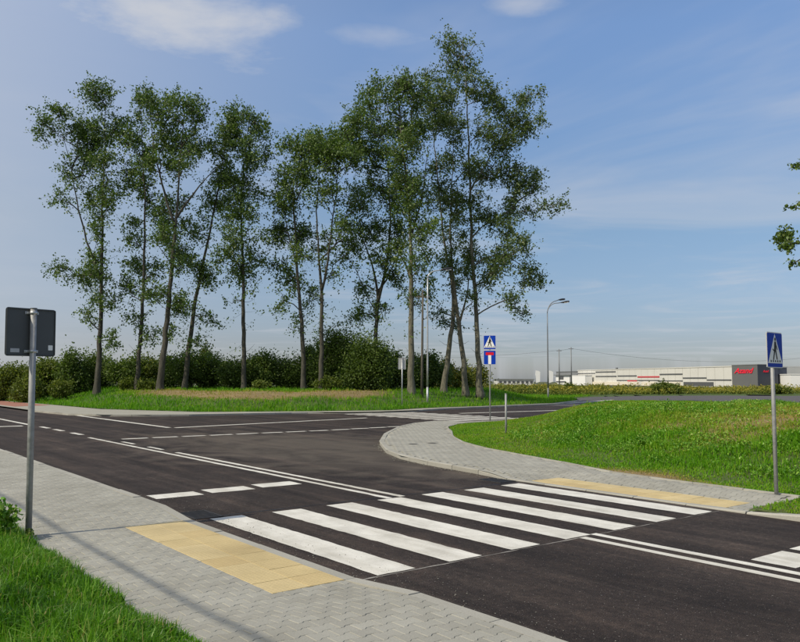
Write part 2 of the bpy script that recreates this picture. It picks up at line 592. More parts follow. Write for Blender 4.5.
M = dict(
    asphalt=mat_asphalt(), paint=mat_paint(),
    paver=mat_concrete('paver_concrete', [(0.0, (0.295, 0.288, 0.246)), (0.5, (0.32, 0.314, 0.27)), (1.0, (0.35, 0.344, 0.296))], 0.6),
    bed=mat_concrete('joint_sand', [(0.0, (0.19, 0.185, 0.16)), (1.0, (0.22, 0.215, 0.185))]),
    slab=mat_concrete('far_paving', [(0.0, (0.31, 0.30, 0.25)), (1.0, (0.37, 0.36, 0.30))]),
    kerb=mat_concrete('kerb_concrete', [(0.0, (0.30, 0.292, 0.25)), (1.0, (0.39, 0.38, 0.33))], 0.5),
    redpave=mat_concrete('red_paver', [(0.0, (0.30, 0.13, 0.09)), (1.0, (0.40, 0.19, 0.13))]),
    tile=mat_concrete('tactile_yellow', [(0.0, (0.50, 0.385, 0.185)), (0.5, (0.54, 0.43, 0.215)), (1.0, (0.585, 0.475, 0.255))], 0.9, studs=True),
    seam=mat_plain('saw_cut_dust', (0.26, 0.245, 0.22), 0.9, 0, 0.3, 9),
    tar=mat_plain('bitumen', (0.012, 0.011, 0.011), 0.5, 0, 0.3, 9),
    iron=mat_metal('cast_iron', (0.06, 0.057, 0.055), 0.6, 0.6),
    galv=mat_metal('galvanised_steel', (0.52, 0.53, 0.53), 0.45, 0.7),
    galv_dull=mat_metal('dull_galvanised_steel', (0.33, 0.335, 0.33), 0.6, 0.45),
    dark_pole=mat_metal('dark_galvanised_steel', (0.22, 0.23, 0.235), 0.55, 0.5),
    sign_back=mat_plain('grey_sign_back', (0.062, 0.067, 0.069), 0.5, 0, 0.08, 3),
    sign_back_light=mat_plain('light_sign_back', (0.42, 0.43, 0.42), 0.5, 0, 0.08, 3),
    sign_blue=mat_plain('sign_blue', (0.005, 0.045, 0.38), 0.5, 0, 0.05, 3),
    sign_white=mat_plain('sign_white', (0.78, 0.79, 0.78), 0.4, 0, 0.03, 3),
    sign_black=mat_plain('sign_black', (0.012, 0.012, 0.013), 0.45, 0, 0.05, 3),
    sign_red=mat_plain('sign_red', (0.62, 0.015, 0.03), 0.4, 0, 0.05, 3),
    sticker=mat_plain('sticker_grey', (0.40, 0.41, 0.43), 0.5, 0, 0.1, 20),
    leaf=mat_leaf('poplar_leaf', [(0.0, (0.046, 0.084, 0.016)), (0.45, (0.094, 0.160, 0.028)), (0.8, (0.165, 0.245, 0.052)), (1.0, (0.29, 0.34, 0.15))], 0.32, 0.42, 0.45),
    leaf_grey=mat_leaf('silvery_leaf', [(0.0, (0.050, 0.084, 0.020)), (0.5, (0.102, 0.158, 0.038)), (0.85, (0.180, 0.245, 0.078)), (1.0, (0.32, 0.35, 0.20))], 0.32, 0.42, 0.45),
    leaf_dark=mat_leaf('dark_leaf', [(0.0, (0.050, 0.088, 0.016)), (0.6, (0.108, 0.165, 0.030)), (1.0, (0.23, 0.29, 0.070))], 0.35, 0.5, 0.3),
    leaf_olive=mat_leaf('olive_leaf', [(0.0, (0.060, 0.095, 0.014)), (0.6, (0.145, 0.185, 0.028)), (1.0, (0.27, 0.29, 0.055))], 0.35, 0.5, 0.3),
    leaf_yellow=mat_leaf('yellow_green_leaf', [(0.0, (0.09, 0.11, 0.015)), (1.0, (0.20, 0.21, 0.03))], 0.25, 0.5, 0.3),
    goldenrod=mat_leaf('goldenrod_leaf', [(0.0, (0.055, 0.095, 0.018)), (0.35, (0.13, 0.165, 0.026)), (0.7, (0.25, 0.235, 0.035)), (1.0, (0.37, 0.30, 0.04))], 0.2, 0.6, 0.2),
    bark=mat_bark('dark_bark', (0.028, 0.026, 0.021), (0.11, 0.103, 0.080)),
    bark_pale=mat_bark('pale_bark', (0.055, 0.050, 0.038), (0.24, 0.225, 0.17)),
    grass=mat_leaf('grass_blade', [(0.0, (0.036, 0.105, 0.006)), (0.35, (0.080, 0.215, 0.010)), (0.7, (0.155, 0.33, 0.022)), (0.9, (0.26, 0.43, 0.07)), (1.0, (0.34, 0.32, 0.12))], 0.4, 0.45, 0.35),
    grass_mound=mat_leaf('bank_grass_blade', [(0.0, (0.060, 0.180, 0.006)), (0.35, (0.125, 0.315, 0.010)), (0.62, (0.22, 0.36, 0.020)), (0.82, (0.32, 0.31, 0.055)), (1.0, (0.38, 0.29, 0.11))], 0.4, 0.5, 0.25),
    weed=mat_leaf('weed_leaf', [(0.0, (0.060, 0.165, 0.008)), (0.5, (0.125, 0.290, 0.016)), (0.8, (0.22, 0.37, 0.04)), (1.0, (0.33, 0.42, 0.10))], 0.25, 0.45, 0.35),
    soil=mat_soil('grassy_soil', (0.04, 0.095, 0.012), (0.14, 0.13, 0.04), (0.27, 0.19, 0.095)),
    ground=mat_plain('meadow_ground', (0.075, 0.085, 0.03), 0.95, 0, 0.35, 0.05),
    stone=mat_plain('pale_stone', (0.55, 0.53, 0.48), 0.85, 0, 0.15, 12),
    panel=mat_plain('factory_panel', (0.60, 0.595, 0.55), 0.6, 0, 0.04, 0.2),
    panel_white=mat_plain('white_panel', (0.80, 0.80, 0.78), 0.5, 0, 0.03, 0.2),
    panel_grey=mat_plain('grey_panel', (0.125, 0.127, 0.125), 0.55, 0, 0.05, 0.2),
    panel_cream=mat_plain('cream_panel', (0.72, 0.66, 0.54), 0.6, 0, 0.05, 0.2),
    panel_shaded=mat_plain('shaded_panel', (0.035, 0.042, 0.06), 0.4, 0, 0.05, 0.2),  # shade of the block's right side put into the colour
    band=mat_plain('window_band', (0.085, 0.088, 0.090), 0.3, 0, 0.1, 0.3),
    red=mat_plain('red_panel', (0.50, 0.05, 0.06), 0.5, 0, 0.05, 0.3),
    red_sign=mat_plain('red_letter', (0.80, 0.015, 0.045), 0.4, 0, 0.03, 1),
    roof=mat_plain('grey_roof', (0.20, 0.21, 0.215), 0.6, 0, 0.1, 0.4),
    lamp_dark=mat_plain('lamp_housing', (0.035, 0.037, 0.042), 0.4, 0.3, 0.1, 6),
    wood=mat_bark('weathered_pole_wood', (0.07, 0.06, 0.05), (0.16, 0.145, 0.12)),
    wire=mat_plain('cable_black', (0.02, 0.02, 0.02), 0.6),
    orange=mat_plain('orange_panel', (0.60, 0.17, 0.07), 0.5),
)

# ------------------------------------------------------------------ ground and road
gb = MB().add([(-3000, -300, -0.12), (3000, -300, -0.12), (3000, 4500, -0.12), (-3000, 4500, -0.12)], [(0, 1, 2, 3)])
tag(gb.build('ground', M['ground']), kind='structure')

ROAD = [(-120, -0.25), (70, -0.25), (70, 6.62), (-0.6, 6.62), (-1.8, 6.85), (-3.6, 7.07), (-5, 7.43), (-6.5, 8.12), (-9, 9.76), (-11.7, 12), (-14.5, 14.8), (-16.4, 17.2),
        (-17.2, 19), (-17.3, 20.7), (-17.0, 22.5), (-17.0, 26), (-17.2, 30), (-16.5, 60), (-14, 140), (-44, 140), (-44, 112), (-51, 105.5), (-54, 89.6), (-52.6, 76.8), (-47.9, 67.7),
        (-39, 58), (-33.3, 47.5), (-30.9, 36.8), (-29.6, 31), (-28.0, 27), (-27.3, 23.5), (-27.9, 21), (-29.0, 19), (-29.3, 16), (-29.7, 12.5), (-30.4, 10.3), (-31.7, 8.4), (-34, 7.2), (-40, 6.7), (-120, 6.7)]
bm = bmesh.new()
bm.faces.new([bm.verts.new((u, v, 0)) for u, v in ROAD])
bmesh.ops.triangulate(bm, faces=bm.faces)
me = bpy.data.meshes.new('road')
bm.to_mesh(me); bm.free()
me.materials.append(M['asphalt'])
road = in_road_frame(link(bpy.data.objects.new('road', me)))
tag(road, kind='structure')

def mark(name, poly, mat='paint', z=0.004):
    """painted marking in road coordinates, with slightly ragged edges"""
    pts = []
    n = len(poly)
    for i in range(n):
        a, b = np.array(poly[i], float), np.array(poly[(i + 1) % n], float)
        L = np.linalg.norm(b - a)
        k = max(1, min(60, int(L / 0.12)))
        nrm = np.array([b[1] - a[1], a[0] - b[0]]) / (L + 1e-9)
        for j in range(k):
            p = a + (b - a) * j / k
            if j:
                p = p + nrm * rng.normal(0, 0.006)
            pts.append(p)
    bm = bmesh.new()
    bm.faces.new([bm.verts.new((p[0], p[1], z)) for p in pts])
    bmesh.ops.triangulate(bm, faces=bm.faces)
    me = bpy.data.meshes.new(name)
    bm.to_mesh(me); bm.free()
    me.materials.append(M[mat])
    return link(bpy.data.objects.new(name, me), road)

def strip(name, u0, u1, v0, v1, mat='paint', z=0.004):
    return mark(name, [(u0, v0), (u1, v0), (u1, v1), (u0, v1)], mat, z)

# near zebra: seven stripes along the road
for k in range(7):
    strip('zebra_stripe', 0.0 + 0.03 * (k % 2), 4.0, k * 0.985 + 0.0, k * 0.985 + 0.50)
# double centre line both sides of the zebra
strip('centre_line', 4.04, 70, 3.16, 3.285)
strip('centre_line', 3.98, 70, 3.46, 3.585)
strip('centre_line', -16.75, 0.0, 3.18, 3.305)
strip('centre_line', -9.9, -0.03, 3.48, 3.605)
for u0 in (-14.35, -12.05):
    strip('centre_dash', u0, u0 + 1.1, 3.50, 3.625)
for u0 in (-24.0, -21.95, -19.5):
    strip('centre_dash', u0, u0 + 1.25, 3.34, 3.54)
strip('centre_line', -60, -25.2, 3.28, 3.48)
strip('stop_line', -25.2, -24.75, 0.1, 2.95)
# dashed stop lines ahead of the zebra
for v0 in (0.07, 1.10, 2.14):
    strip('stop_dash', -2.70 - 0.09 * (v0 - 0.07), -2.22 - 0.09 * (v0 - 0.07), v0, v0 + 0.84)
for v0 in (3.74, 4.66, 5.58):
    strip('stop_dash', 5.97, 6.46, v0, v0 + 0.74)
# dashed edge across the mouth of the side road
v = 3.92
for k in range(13):
    u_ = -15.45 if v < 12 else -15.45 - 0.13 * (v - 12)
    mark('edge_dash', [(u_ - 0.12, v), (u_ + 0.12, v), (u_ + 0.12 - 0.02, v + 0.88), (u_ - 0.12 - 0.02, v + 0.88)])
    v += 1.04
# side road centre line and the edge line towards the left arm
mark('side_centre_line', [(-20.15, 7.7), (-22.7, 19.3), (-22.95, 19.3), (-20.45, 7.7)])
strip('edge_line', -33.7, -20.5, 7.42, 7.66)
strip('side_centre_line', -24.6, -24.2, 27.5, 62)
mark('side_edge_line', [(-30.0, 31), (-33.0, 46), (-41, 66), (-41.5, 66), (-33.5, 46), (-30.4, 31)])
# far zebra on the side road
for k in range(10):
    strip('far_zebra_stripe', -18.35 - k, -17.85 - k, 20.9, 26.2)
# saw-cut joints in the asphalt
strip('saw_cut', 4.03, 4.045, -0.22, 6.55, 'seam', 0.0025)
strip('saw_cut', -0.16, -0.125, -0.22, 6.55, 'tar', 0.0025)

# ------------------------------------------------------------------ what the lens can see (to spend detail only there)
CAMM = np.array(Matrix(((rt.x, up.x, -fw.x, 0), (rt.y, up.y, -fw.y, 0), (rt.z, up.z, -fw.z, 1.98), (0, 0, 0, 1))).inverted())
def project(P):
    q = np.c_[P, np.ones(len(P))] @ CAMM.T
    z = -q[:, 2]
    zz = np.where(np.abs(z) < 1e-3, 1e-3, z)
    return np.c_[400 + 765 * q[:, 0] / zz, 321 - 765 * q[:, 1] / zz, z]

def seen(P, m=120):
    p = project(P)
    return (p[:, 2] > 0.3) & (p[:, 0] > -m) & (p[:, 0] < 800 + m) & (p[:, 1] > -m) & (p[:, 1] < 642 + m)

def uvz(u, v, z):
    u, v = np.asarray(u, float), np.asarray(v, float)
    return np.c_[OX + CA * u - SA * v, OY + SA * u + CA * v, np.broadcast_to(z, u.shape)]

# ------------------------------------------------------------------ pavements
def zp_near(u, v=0):
    u = np.asarray(u, float)
    return 0.10 - 0.08 * ss(-1.1, 0.0, u) * (1 - ss(4.1, 5.2, u))

def zp_right(u, v):
    u, v = np.asarray(u, float), np.asarray(v, float)
    a = ss(-1.3, -0.2, u) * (1 - ss(4.2, 5.2, u)) * (1 - ss(7.5, 8.3, v))
    b = ss(19.6, 20.8, v) * (1 - ss(26.2, 27.4, v)) * (1 - ss(-16.4, -15.6, u))
    return 0.10 - 0.08 * np.maximum(a, b)

def paver_outline(gap=0.0018):
    a, W2, h = 0.013, 0.07, 0.1 - gap
    wide, nar = W2 + a - gap, W2 - a - gap
    half = [(-h, wide), (-0.066, wide), (-0.034, nar), (0.034, nar), (0.066, wide), (h, wide)]
    pts = half + [(x, -y) for x, y in reversed(half)]
    # long axis across the pavement (v), waist along the road (u); counter-clockwise in (u, v)
    return np.array([(y, x) for x, y in pts])

OUT = paver_outline()
N12 = len(OUT)
if np.sum(OUT[:, 0] * np.roll(OUT[:, 1], -1) - OUT[:, 1] * np.roll(OUT[:, 0], -1)) < 0:
    OUT = OUT[::-1].copy()
OUT_IN = OUT * np.array([0.93, 0.955])

def pavers(parent, cu, cv, zf, clip, single_mask, tint):
    """paver blocks: the near ones one by one, the rest joined"""
    shared = None
    nb = len(cu)
    idx_s = np.nonzero(single_mask)[0]
    idx_f = np.nonzero(~single_mask)[0]
    if len(idx_s):
        b = MB()
        v = [(x, y, 0) for x, y in OUT_IN] + [(x, y, -0.004) for x, y in OUT] + [(x, y, -0.03) for x, y in OUT]
        f = [tuple(range(N12))]
        for r in (0, 1):
            f += [(r * N12 + i, (r + 1) * N12 + i, (r + 1) * N12 + (i + 1) % N12, r * N12 + (i + 1) % N12) for i in range(N12)]
        b.add(v, f)
        first = b.build('paver', M['paver'], parent)
        shared = first.data
        for n, i in enumerate(idx_s):
            o = first if n == 0 else link(bpy.data.objects.new('paver', shared), parent)
            z0, z1 = float(zf(cu[i] - 0.05, cv[i])), float(zf(cu[i] + 0.05, cv[i]))
            o.location = (cu[i], cv[i], float(zf(cu[i], cv[i])) + rng.normal(0, 0.0008))
            o.rotation_euler = (rng.normal(0, 0.006), -math.atan2(z1 - z0, 0.1) + rng.normal(0, 0.006), 0)
    n = len(idx_f)
    if n:
        c = np.c_[cu[idx_f], cv[idx_f]]
        top = c[:, None, :] + OUT_IN[None]
        low = c[:, None, :] + OUT[None]
        for arr in (top, low):
            arr[..., 0] = np.clip(arr[..., 0], clip[0], clip[1])
            arr[..., 1] = np.clip(arr[..., 1], clip[2], clip[3])
        jit = rng.normal(0, 0.0008, n)[:, None]
        zt = zf(top[..., 0], top[..., 1]) + jit
        zl = zf(low[..., 0], low[..., 1]) + jit - 0.006
        V = np.concatenate([np.concatenate([top, zt[..., None]], 2), np.concatenate([low, zl[..., None]], 2)], 1).reshape(-1, 3)
        k = np.arange(n)[:, None] * (2 * N12)
        pat = list(range(N12))
        for i in range(N12):
            j = (i + 1) % N12
            pat += [i, N12 + i, N12 + j, j]
        loops = (k + np.array(pat)[None]).ravel()
        sizes = np.tile([N12] + [4] * N12, n)
        tag(raw_mesh('paver_field', V, loops, sizes, M['paver'], parent, np.repeat(tint[idx_f], N12 + 1)), kind='stuff')

def kerb_line(parent, pts, width, zf, inward, name='kerbstone', step=1.0, mat='kerb', depth=0.16, chamfer=0.02):
    """a row of kerbstones along pts; 'inward' = +1 if the pavement lies to the left of the direction"""
    pts = np.asarray(pts, float)
    seg = np.linalg.norm(np.diff(pts, axis=0), axis=1)
    cum = np.concatenate([[0], np.cumsum(seg)])
    n = max(1, int(round(cum[-1] / step)))
    S = np.linspace(0, cum[-1], n + 1)
    X = np.c_[np.interp(S, cum, pts[:, 0]), np.interp(S, cum, pts[:, 1])]
    T = np.gradient(X, axis=0)
    T /= np.linalg.norm(T, axis=1, keepdims=True)
    Nn = np.c_[-T[:, 1], T[:, 0]] * inward
    for i in range(n):
        a, b = X[i], X[i + 1]
        d = (b - a) / np.linalg.norm(b - a)
        a2, b2 = a + d * 0.007, b - d * 0.007
        za, zb = float(zf(*(a + Nn[i] * width))), float(zf(*(b + Nn[i + 1] * width)))
        jz = rng.normal(0, 0.003)
        v = []
        for p, nn, z in ((a2, Nn[i], za + jz), (b2, Nn[i + 1], zb + jz)):
            q = p + nn * width
            e = p + nn * chamfer
            v += [(p[0], p[1], z - depth), (p[0], p[1], z - chamfer), (e[0], e[1], z), (q[0], q[1], z), (q[0], q[1], z - depth)]
        f = [(0, 5, 6, 1), (1, 6, 7, 2), (2, 7, 8, 3), (3, 8, 9, 4), (4, 3, 2, 1, 0), (5, 6, 7, 8, 9)]
        if inward < 0:
            f = [tuple(reversed(q)) for q in f]
        MB().add(v, f).build(name, M[mat], parent)

# --- near pavement
u_ = np.linspace(-60, 60, 241)
vv = np.array([-2.46, -1.4, -0.38])
U, V = np.meshgrid(u_, vv)
Vx = np.c_[U.ravel(), V.ravel(), zp_near(U.ravel()) - 0.012]
i = (np.arange(2)[:, None] * 241 + np.arange(240)[None]).ravel()
q = np.c_[i, i + 1, i + 242, i + 241]
pave_near = in_road_frame(raw_mesh('pavement_near', Vx, q.ravel(), np.full(len(q), 4), M['bed'], None, np.full(len(q), 0.5), True))
tag(pave_near, kind='structure')
kerb_line(pave_near, [(-22, -0.25), (14, -0.25)], 0.15, lambda u, v: zp_near(u), -1)
kerb_line(pave_near, [(-22, -2.47), (14, -2.47)], 0.06, lambda u, v: zp_near(u) + 0.004, 1, 'edging_stone', 1.0, 'kerb', 0.15, 0.006)
jj = np.arange(-150, 86)
cu, cv = [], []
for j in jj:
    off = 0.1 * (j % 2)
    for k in range(-1, 11):
        c = -2.40 + 0.1 + k * 0.2 + off
        if -2.47 < c < -0.35:
            cu.append(j * 0.14); cv.append(c)
cu, cv = np.array(cu), np.array(cv)
in_tile = (cu > 0.03) & (cu < 3.97) & (cv > -1.16)
cu, cv = cu[~in_tile], cv[~in_tile]
P3 = uvz(cu, cv, zp_near(cu))
pr = project(P3)
vis = (pr[:, 2] > 0) & (pr[:, 0] > 0) & (pr[:, 0] < 800) & (pr[:, 1] < 642)
whole = (cv > -2.31) & (cv < -0.49) & ~((cu > -0.1) & (cu < 4.1) & (cv > -1.29))
score = np.where(vis & whole, pr[:, 2], 1e9)
sel = np.zeros(len(cu), bool)
sel[np.argsort(score)[:300]] = True
pavers(pave_near, cu, cv, zp_near, (-60, 60, -2.40, -0.405), sel, rng.random(len(cu)))

def tiles(parent, u0, v0, zf, nu=10, nv=2, s=0.4):
    b = MB()
    h, g = s / 2 - 0.002, 0.0025
    v = [(-h + g, -h + g, 0), (h - g, -h + g, 0), (h - g, h - g, 0), (-h + g, h - g, 0), (-h, -h, -g), (h, -h, -g), (h, h, -g), (-h, h, -g), (-h, -h, -0.04), (h, -h, -0.04), (h, h, -0.04), (-h, h, -0.04)]
    f = [(0, 1, 2, 3)] + [(i, i + 4, (i + 1) % 4 + 4, (i + 1) % 4) for i in range(4)] + [(i + 4, i + 8, (i + 1) % 4 + 8, (i + 1) % 4 + 4) for i in range(4)]
    b.add(v, f)
    first = b.build('tactile_tile', M['tile'], parent)
    n = 0
    for a in range(nu):
        for c in range(nv):
            o = first if n == 0 else link(bpy.data.objects.new('tactile_tile', first.data), parent)
            u, v = u0 + s * (a + 0.5), v0 + s * (c + 0.5)
            o.location = (u, v, float(zf(u, v)) + 0.004 + rng.normal(0, 0.001))
            o.rotation_euler = (rng.normal(0, 0.004), rng.normal(0, 0.004), 0)
            n += 1

tiles(pave_near, 0.0, -1.205, zp_near)

# --- right pavement, rounding the corner into the side road
RK = [(4.42, 6.62), (0, 6.62), (-0.6, 6.64), (-1.8, 6.85), (-3.6, 7.07), (-5, 7.43), (-6.5, 8.12), (-9, 9.76), (-11.7, 12), (-14.5, 14.8), (-16.4, 17.2), (-17.2, 19), (-17.3, 20.7), (-17.0, 22.5), (-17.0, 26), (-17.2, 30), (-17.0, 40)]
RG = [(-16.6, 40), (-16.2, 30), (-15.5, 26), (-15.4, 24), (-15.3, 20.7), (-14.8, 18.6), (-13.2, 16.4), (-11, 14.68), (-9.1, 13), (-7, 11.55), (-5.6, 10.85), (-3.4, 10.1), (-1.25, 9.45), (0.35, 8.82), (2, 8.62), (4.22, 8.5), (4.42, 8.48)]
poly_r = RK + RG
gu, gv = np.arange(-17.6, 4.7, 0.2), np.arange(6.4, 40.2, 0.2)
bm = bmesh.new()
bm.faces.new([bm.verts.new((a, b, 0)) for a, b in poly_r])
bmesh.ops.triangulate(bm, faces=bm.faces)
bmesh.ops.subdivide_edges(bm, edges=[e for e in bm.edges if e.calc_length() > 0.7], cuts=3, use_grid_fill=True)
bmesh.ops.triangulate(bm, faces=bm.faces)
bmesh.ops.subdivide_edges(bm, edges=[e for e in bm.edges if e.calc_length() > 0.6], cuts=2, use_grid_fill=True)
for w in bm.verts:
    w.co.z = float(zp_right(w.co.x, w.co.y)) - 0.012
bmesh.ops.recalc_face_normals(bm, faces=bm.faces)
me = bpy.data.meshes.new('pavement_right')
bm.to_mesh(me); bm.free()
me.materials.append(M['slab'])
pave_right = in_road_frame(link(bpy.data.objects.new('pavement_right', me)))
tag(pave_right, kind='structure')
kerb_line(pave_right, RK, 0.15, zp_right, -1)
kerb_line(pave_right, [(p[0], p[1]) for p in RG], 0.07, lambda u, v: zp_right(u, v) + 0.012, -1, 'edging_stone', 1.0, 'kerb', 0.18, 0.006)
cu, cv = [], []
for j in range(-125, 33):
    off = 0.1 * (j % 2)
    cu += [j * 0.14] * 120
    cv += list(6.8 + 0.1 + off + 0.2 * np.arange(120))
cu, cv = np.array(cu), np.array(cv)
ok = np.ones(len(cu), bool)
for du, dv in ((-0.08, -0.1), (0.08, -0.1), (0.08, 0.1), (-0.08, 0.1)):
    ok &= inpoly(np.c_[cu + du, cv + dv], poly_r)
ok &= pdist(np.c_[cu, cv], RK) > 0.235
ok &= pdist(np.c_[cu, cv], RG) > 0.16
ok &= ~((cu > -0.02) & (cu < 4.02) & (cv < 7.66))
cu, cv = cu[ok], cv[ok]
pavers(pave_right, cu, cv, zp_right, (-60, 60, 0, 90), np.zeros(len(cu), bool), rng.random(len(cu)))
tiles(pave_right, 0.0, 6.785, zp_right)

# kerb carrying on to the right of the pavement
verge_kerb = in_road_frame(link(bpy.data.objects.new('kerb_right', None)))
tag(verge_kerb, kind='structure')
kerb_line(verge_kerb, [(18, 6.62), (4.43, 6.62)], 0.15, lambda u, v: zp_right(u, v) if u < 6 else 0.1, -1)

# --- far pavement across the junction
EDGE = [(-60, 90), (-34.7, 66.8), (-25.9, 57), (-19, 48.9), (-11.7, 45.2), (-6, 46.8), (-.6, 49.2), (1.6, 53.4), (6.5, 58.7), (13.4, 67.3), (18.1, 78.3), (20.2, 91), (25.5, 101.5), (34, 110.5), (48, 118.5), (58, 120), (120, 150)]
EUV = to_uv(np.array(EDGE, float))
FK = [(-90, 6.7), (-60, 6.7), (-40, 6.7), (-34, 7.2), (-31.7, 8.4), (-30.4, 10.3), (-29.7, 12.5), (-29.3, 16), (-29.0, 19), (-27.9, 21), (-27.3, 23.5), (-28.0, 27), (-29.6, 31), (-30.9, 36.8), (-33.3, 47.5), (-39, 58), (-47.9, 67.7), (-52.6, 76.8)]
fp = FK[:16] + [tuple(p) for p in EUV[10:0:-1]]
bm = bmesh.new()
bm.faces.new([bm.verts.new((a, b, 0.092)) for a, b in fp])
bmesh.ops.triangulate(bm, faces=bm.faces)
bmesh.ops.recalc_face_normals(bm, faces=bm.faces)
me = bpy.data.meshes.new('pavement_far')
bm.to_mesh(me); bm.free()
me.materials.append(M['slab'])
pave_far = in_road_frame(link(bpy.data.objects.new('pavement_far', me)))
tag(pave_far, kind='structure')
kerb_line(pave_far, FK[2:16], 0.2, lambda u, v: 0.10 if not (20 < v < 27.5) else 0.03, 1)
red = MB().prism([(-75, 7.2), (-47, 7.2), (-49, 10.0), (-62, 9.3), (-75, 11)], 0.0, 0.098)
rp = red.build('red_paving', M['redpave'], pave_far)

# ------------------------------------------------------------------ grass land
def build_ground_patch(name, xs, ys, zf, tf, frame=True, keep=None):
    o = grid_mesh(name, xs, ys, zf, M['soil'], tf, keep)
    if frame:
        in_road_frame(o)
    return tag(o, kind='structure')

# near verge on our side of the road
def z_near_verge(P):
    u, v = P[:, 0], P[:, 1]
    d = -2.46 - v
    z = 0.085 + 0.10 * ss(0.1, 2.5, d) + 0.05 * (vnoise(u, v, 0.9) - 0.5) * ss(0.1, 1, d)
    z = z - 0.08 * ss(-1.1, 0.0, u) * (1 - ss(4.1, 5.2, u)) * (1 - ss(0.0, 0.9, d))
    return np.where(d < 0, 0.0 - 0.2, z)
build_ground_patch('grass_verge_near', np.arange(-40, 24, 0.2), np.concatenate([np.arange(-30, -8, 1.0), np.arange(-8, -2.46, 0.12), [-2.468]]), z_near_verge, lambda c: np.full(len(c), 0.12))
n = 410000
pu, pv = rng.uniform(-14, 7.5, n), -2.40 - rng.uniform(0, 1, n) ** 1.45 * 7.5
Pn = uvz(pu, pv, z_near_verge(np.c_[pu, np.minimum(pv, -2.5)]))
k = seen(Pn, 620)
Pn, pu, pv = Pn[k], pu[k], pv[k]
dist = np.linalg.norm(Pn - np.array([0, 0, 1.98]), axis=1)
keep = rng.random(len(Pn)) < np.clip(6.5 / dist, 0.35, 1) * 0.9
keep &= (pv < -2.47) | (rng.random(len(Pn)) < 0.35)
Pn, pu, pv = Pn[keep], pu[keep], pv[keep]
tall = 0.45 + 1.3 * vnoise(pu, pv, 0.42)
edgef = 0.55 + 0.45 * ss(-2.4, -2.9, pv)
L = rng.uniform(0.09, 0.23, len(Pn)) * tall * edgef
tint = np.clip(0.36 + 0.6 * (vnoise(pu, pv, 0.45) - 0.5) + rng.normal(0, 0.22, len(Pn)), 0, 0.93)
tint[rng.random(len(Pn)) < 0.05] = 1.0
go = blade_field('grass', Pn, L, rng.uniform(0.006, 0.015, len(Pn)), M['grass'], None, tint, 0.85)
tag(go, 'thick green grass growing along the near pavement edge', 'grass', kind='stuff')

def rosette(b, c, n, Lr, seed):
    r = np.random.default_rng(seed)
    for i in range(n):
        a = r.uniform(0, 2 * math.pi)
        L_ = Lr * r.uniform(0.7, 1.2)
        d = np.array([math.cos(a), math.sin(a), 0])
        s = np.array([-math.sin(a), math.cos(a), 0])
        upz = r.uniform(0.5, 1.1)
        w = L_ * 0.16
        p0, p1, p2 = c, c + d * L_ * 0.5 + np.array([0, 0, L_ * 0.5 * upz]), c + d * L_ * 0.95 + np.array([0, 0, L_ * 0.45 * upz])
        b.add([p0 - s * w * 0.3, p0 + s * w * 0.3, p1 + s * w, p1 - s * w, p2], [(0, 1, 2, 3), (3, 2, 4)], True)

b = MB()
for i in range(26):
    u, v = rng.uniform(-0.5, 5.8), rng.uniform(-5.2, -2.75)
    x, y = rd(u, v)
    rosette(b, np.array([x, y, float(z_near_verge(np.array([[u, v]]))[0]) + 0.03]), int(rng.integers(7, 11)), rng.uniform(0.14, 0.24), 100 + i)
tag(b.build('broadleaf_weeds', M['weed']), 'broad leaved weeds scattered through the near grass', 'weeds', kind='stuff')

def leafy_weed(name, label, u, v, z, h, n, size, mat='weed', group=None):
    x, y = rd(u, v)
    t = thing(name, label, 'weed', (x, y, z), 0, group)
    b = MB()
    pts = []
    for s in range(7):
        a = rng.uniform(0, 2 * math.pi)
        tip = np.array([math.cos(a) * h * 0.45 * rng.uniform(0.3, 1), math.sin(a) * h * 0.45 * rng.uniform(0.3, 1), h * rng.uniform(0.65, 1)])
        b.tube([(0, 0, 0), tip * [0.4, 0.4, 0.55], tip], [0.004, 0.003, 0.002], 4)
        for j in range(n // 7):
            f = rng.uniform(0.3, 1.0)
            pts.append(tip * np.array([f ** 0.8, f ** 0.8, f]) + rng.normal(0, size * 0.55, 3))
    b.build('stem', M['weed'], t)
    leaf_cloud('foliage', np.array(pts), size, M[mat], t, None, 0.7, 1.2)
    return t
leafy_weed('leafy_weed', 'bushy green weed at the foot of the left sign pole', -0.05, -2.66, 0.09, 0.40, 300, 0.07)
leafy_weed('leafy_weed', 'low dark weed rooted against the base of the left sign pole', 0.16, -2.42, 0.07, 0.09, 70, 0.04, 'leaf_dark')
leafy_weed('leafy_weed', 'tiny weed sprouting at the pavement edge near the bottom left', 3.55, -2.42, 0.04, 0.10, 21, 0.018)

# mound between the right pavement and the side road
MG = [(-15.4, 90), (-16.2, 40), (-15.5, 26), (-15.4, 24), (-15.3, 20.7), (-14.8, 18.6), (-13.2, 16.4), (-11, 14.68), (-9.1, 13), (-7, 11.55), (-5.6, 10.85), (-3.4, 10.1), (-1.25, 9.45), (0.35, 8.82), (2, 8.62), (4.22, 8.5), (4.42, 8.48), (4.45, 6.8), (90, 6.8)]
MPOLY = MG + [(90, 90)]
def z_mound(P):
    ins = inpoly(P, MPOLY)
    d = pdist(P, MG)
    u, v = P[:, 0], P[:, 1]
    z = 0.07 + 1.03 * ss(0.5, 6.6, d) * (1 - ss(24, 38, v)) + 0.17 * (vnoise(u, v, 2.2) - 0.5) * ss(0.3, 3, d) + 0.06 * (vnoise(u, v, 0.7) - 0.5) * ss(0.2, 1, d)
    low = 0.07 - 0.5 * ss(0.05, 0.4, d)
    drop = 0.06 * (1 - ss(0, 0.8, d)) * ss(-0.5, 0.5, u) * (1 - ss(4.4, 5, u)) * 0
    return np.where(ins, z - drop, low)
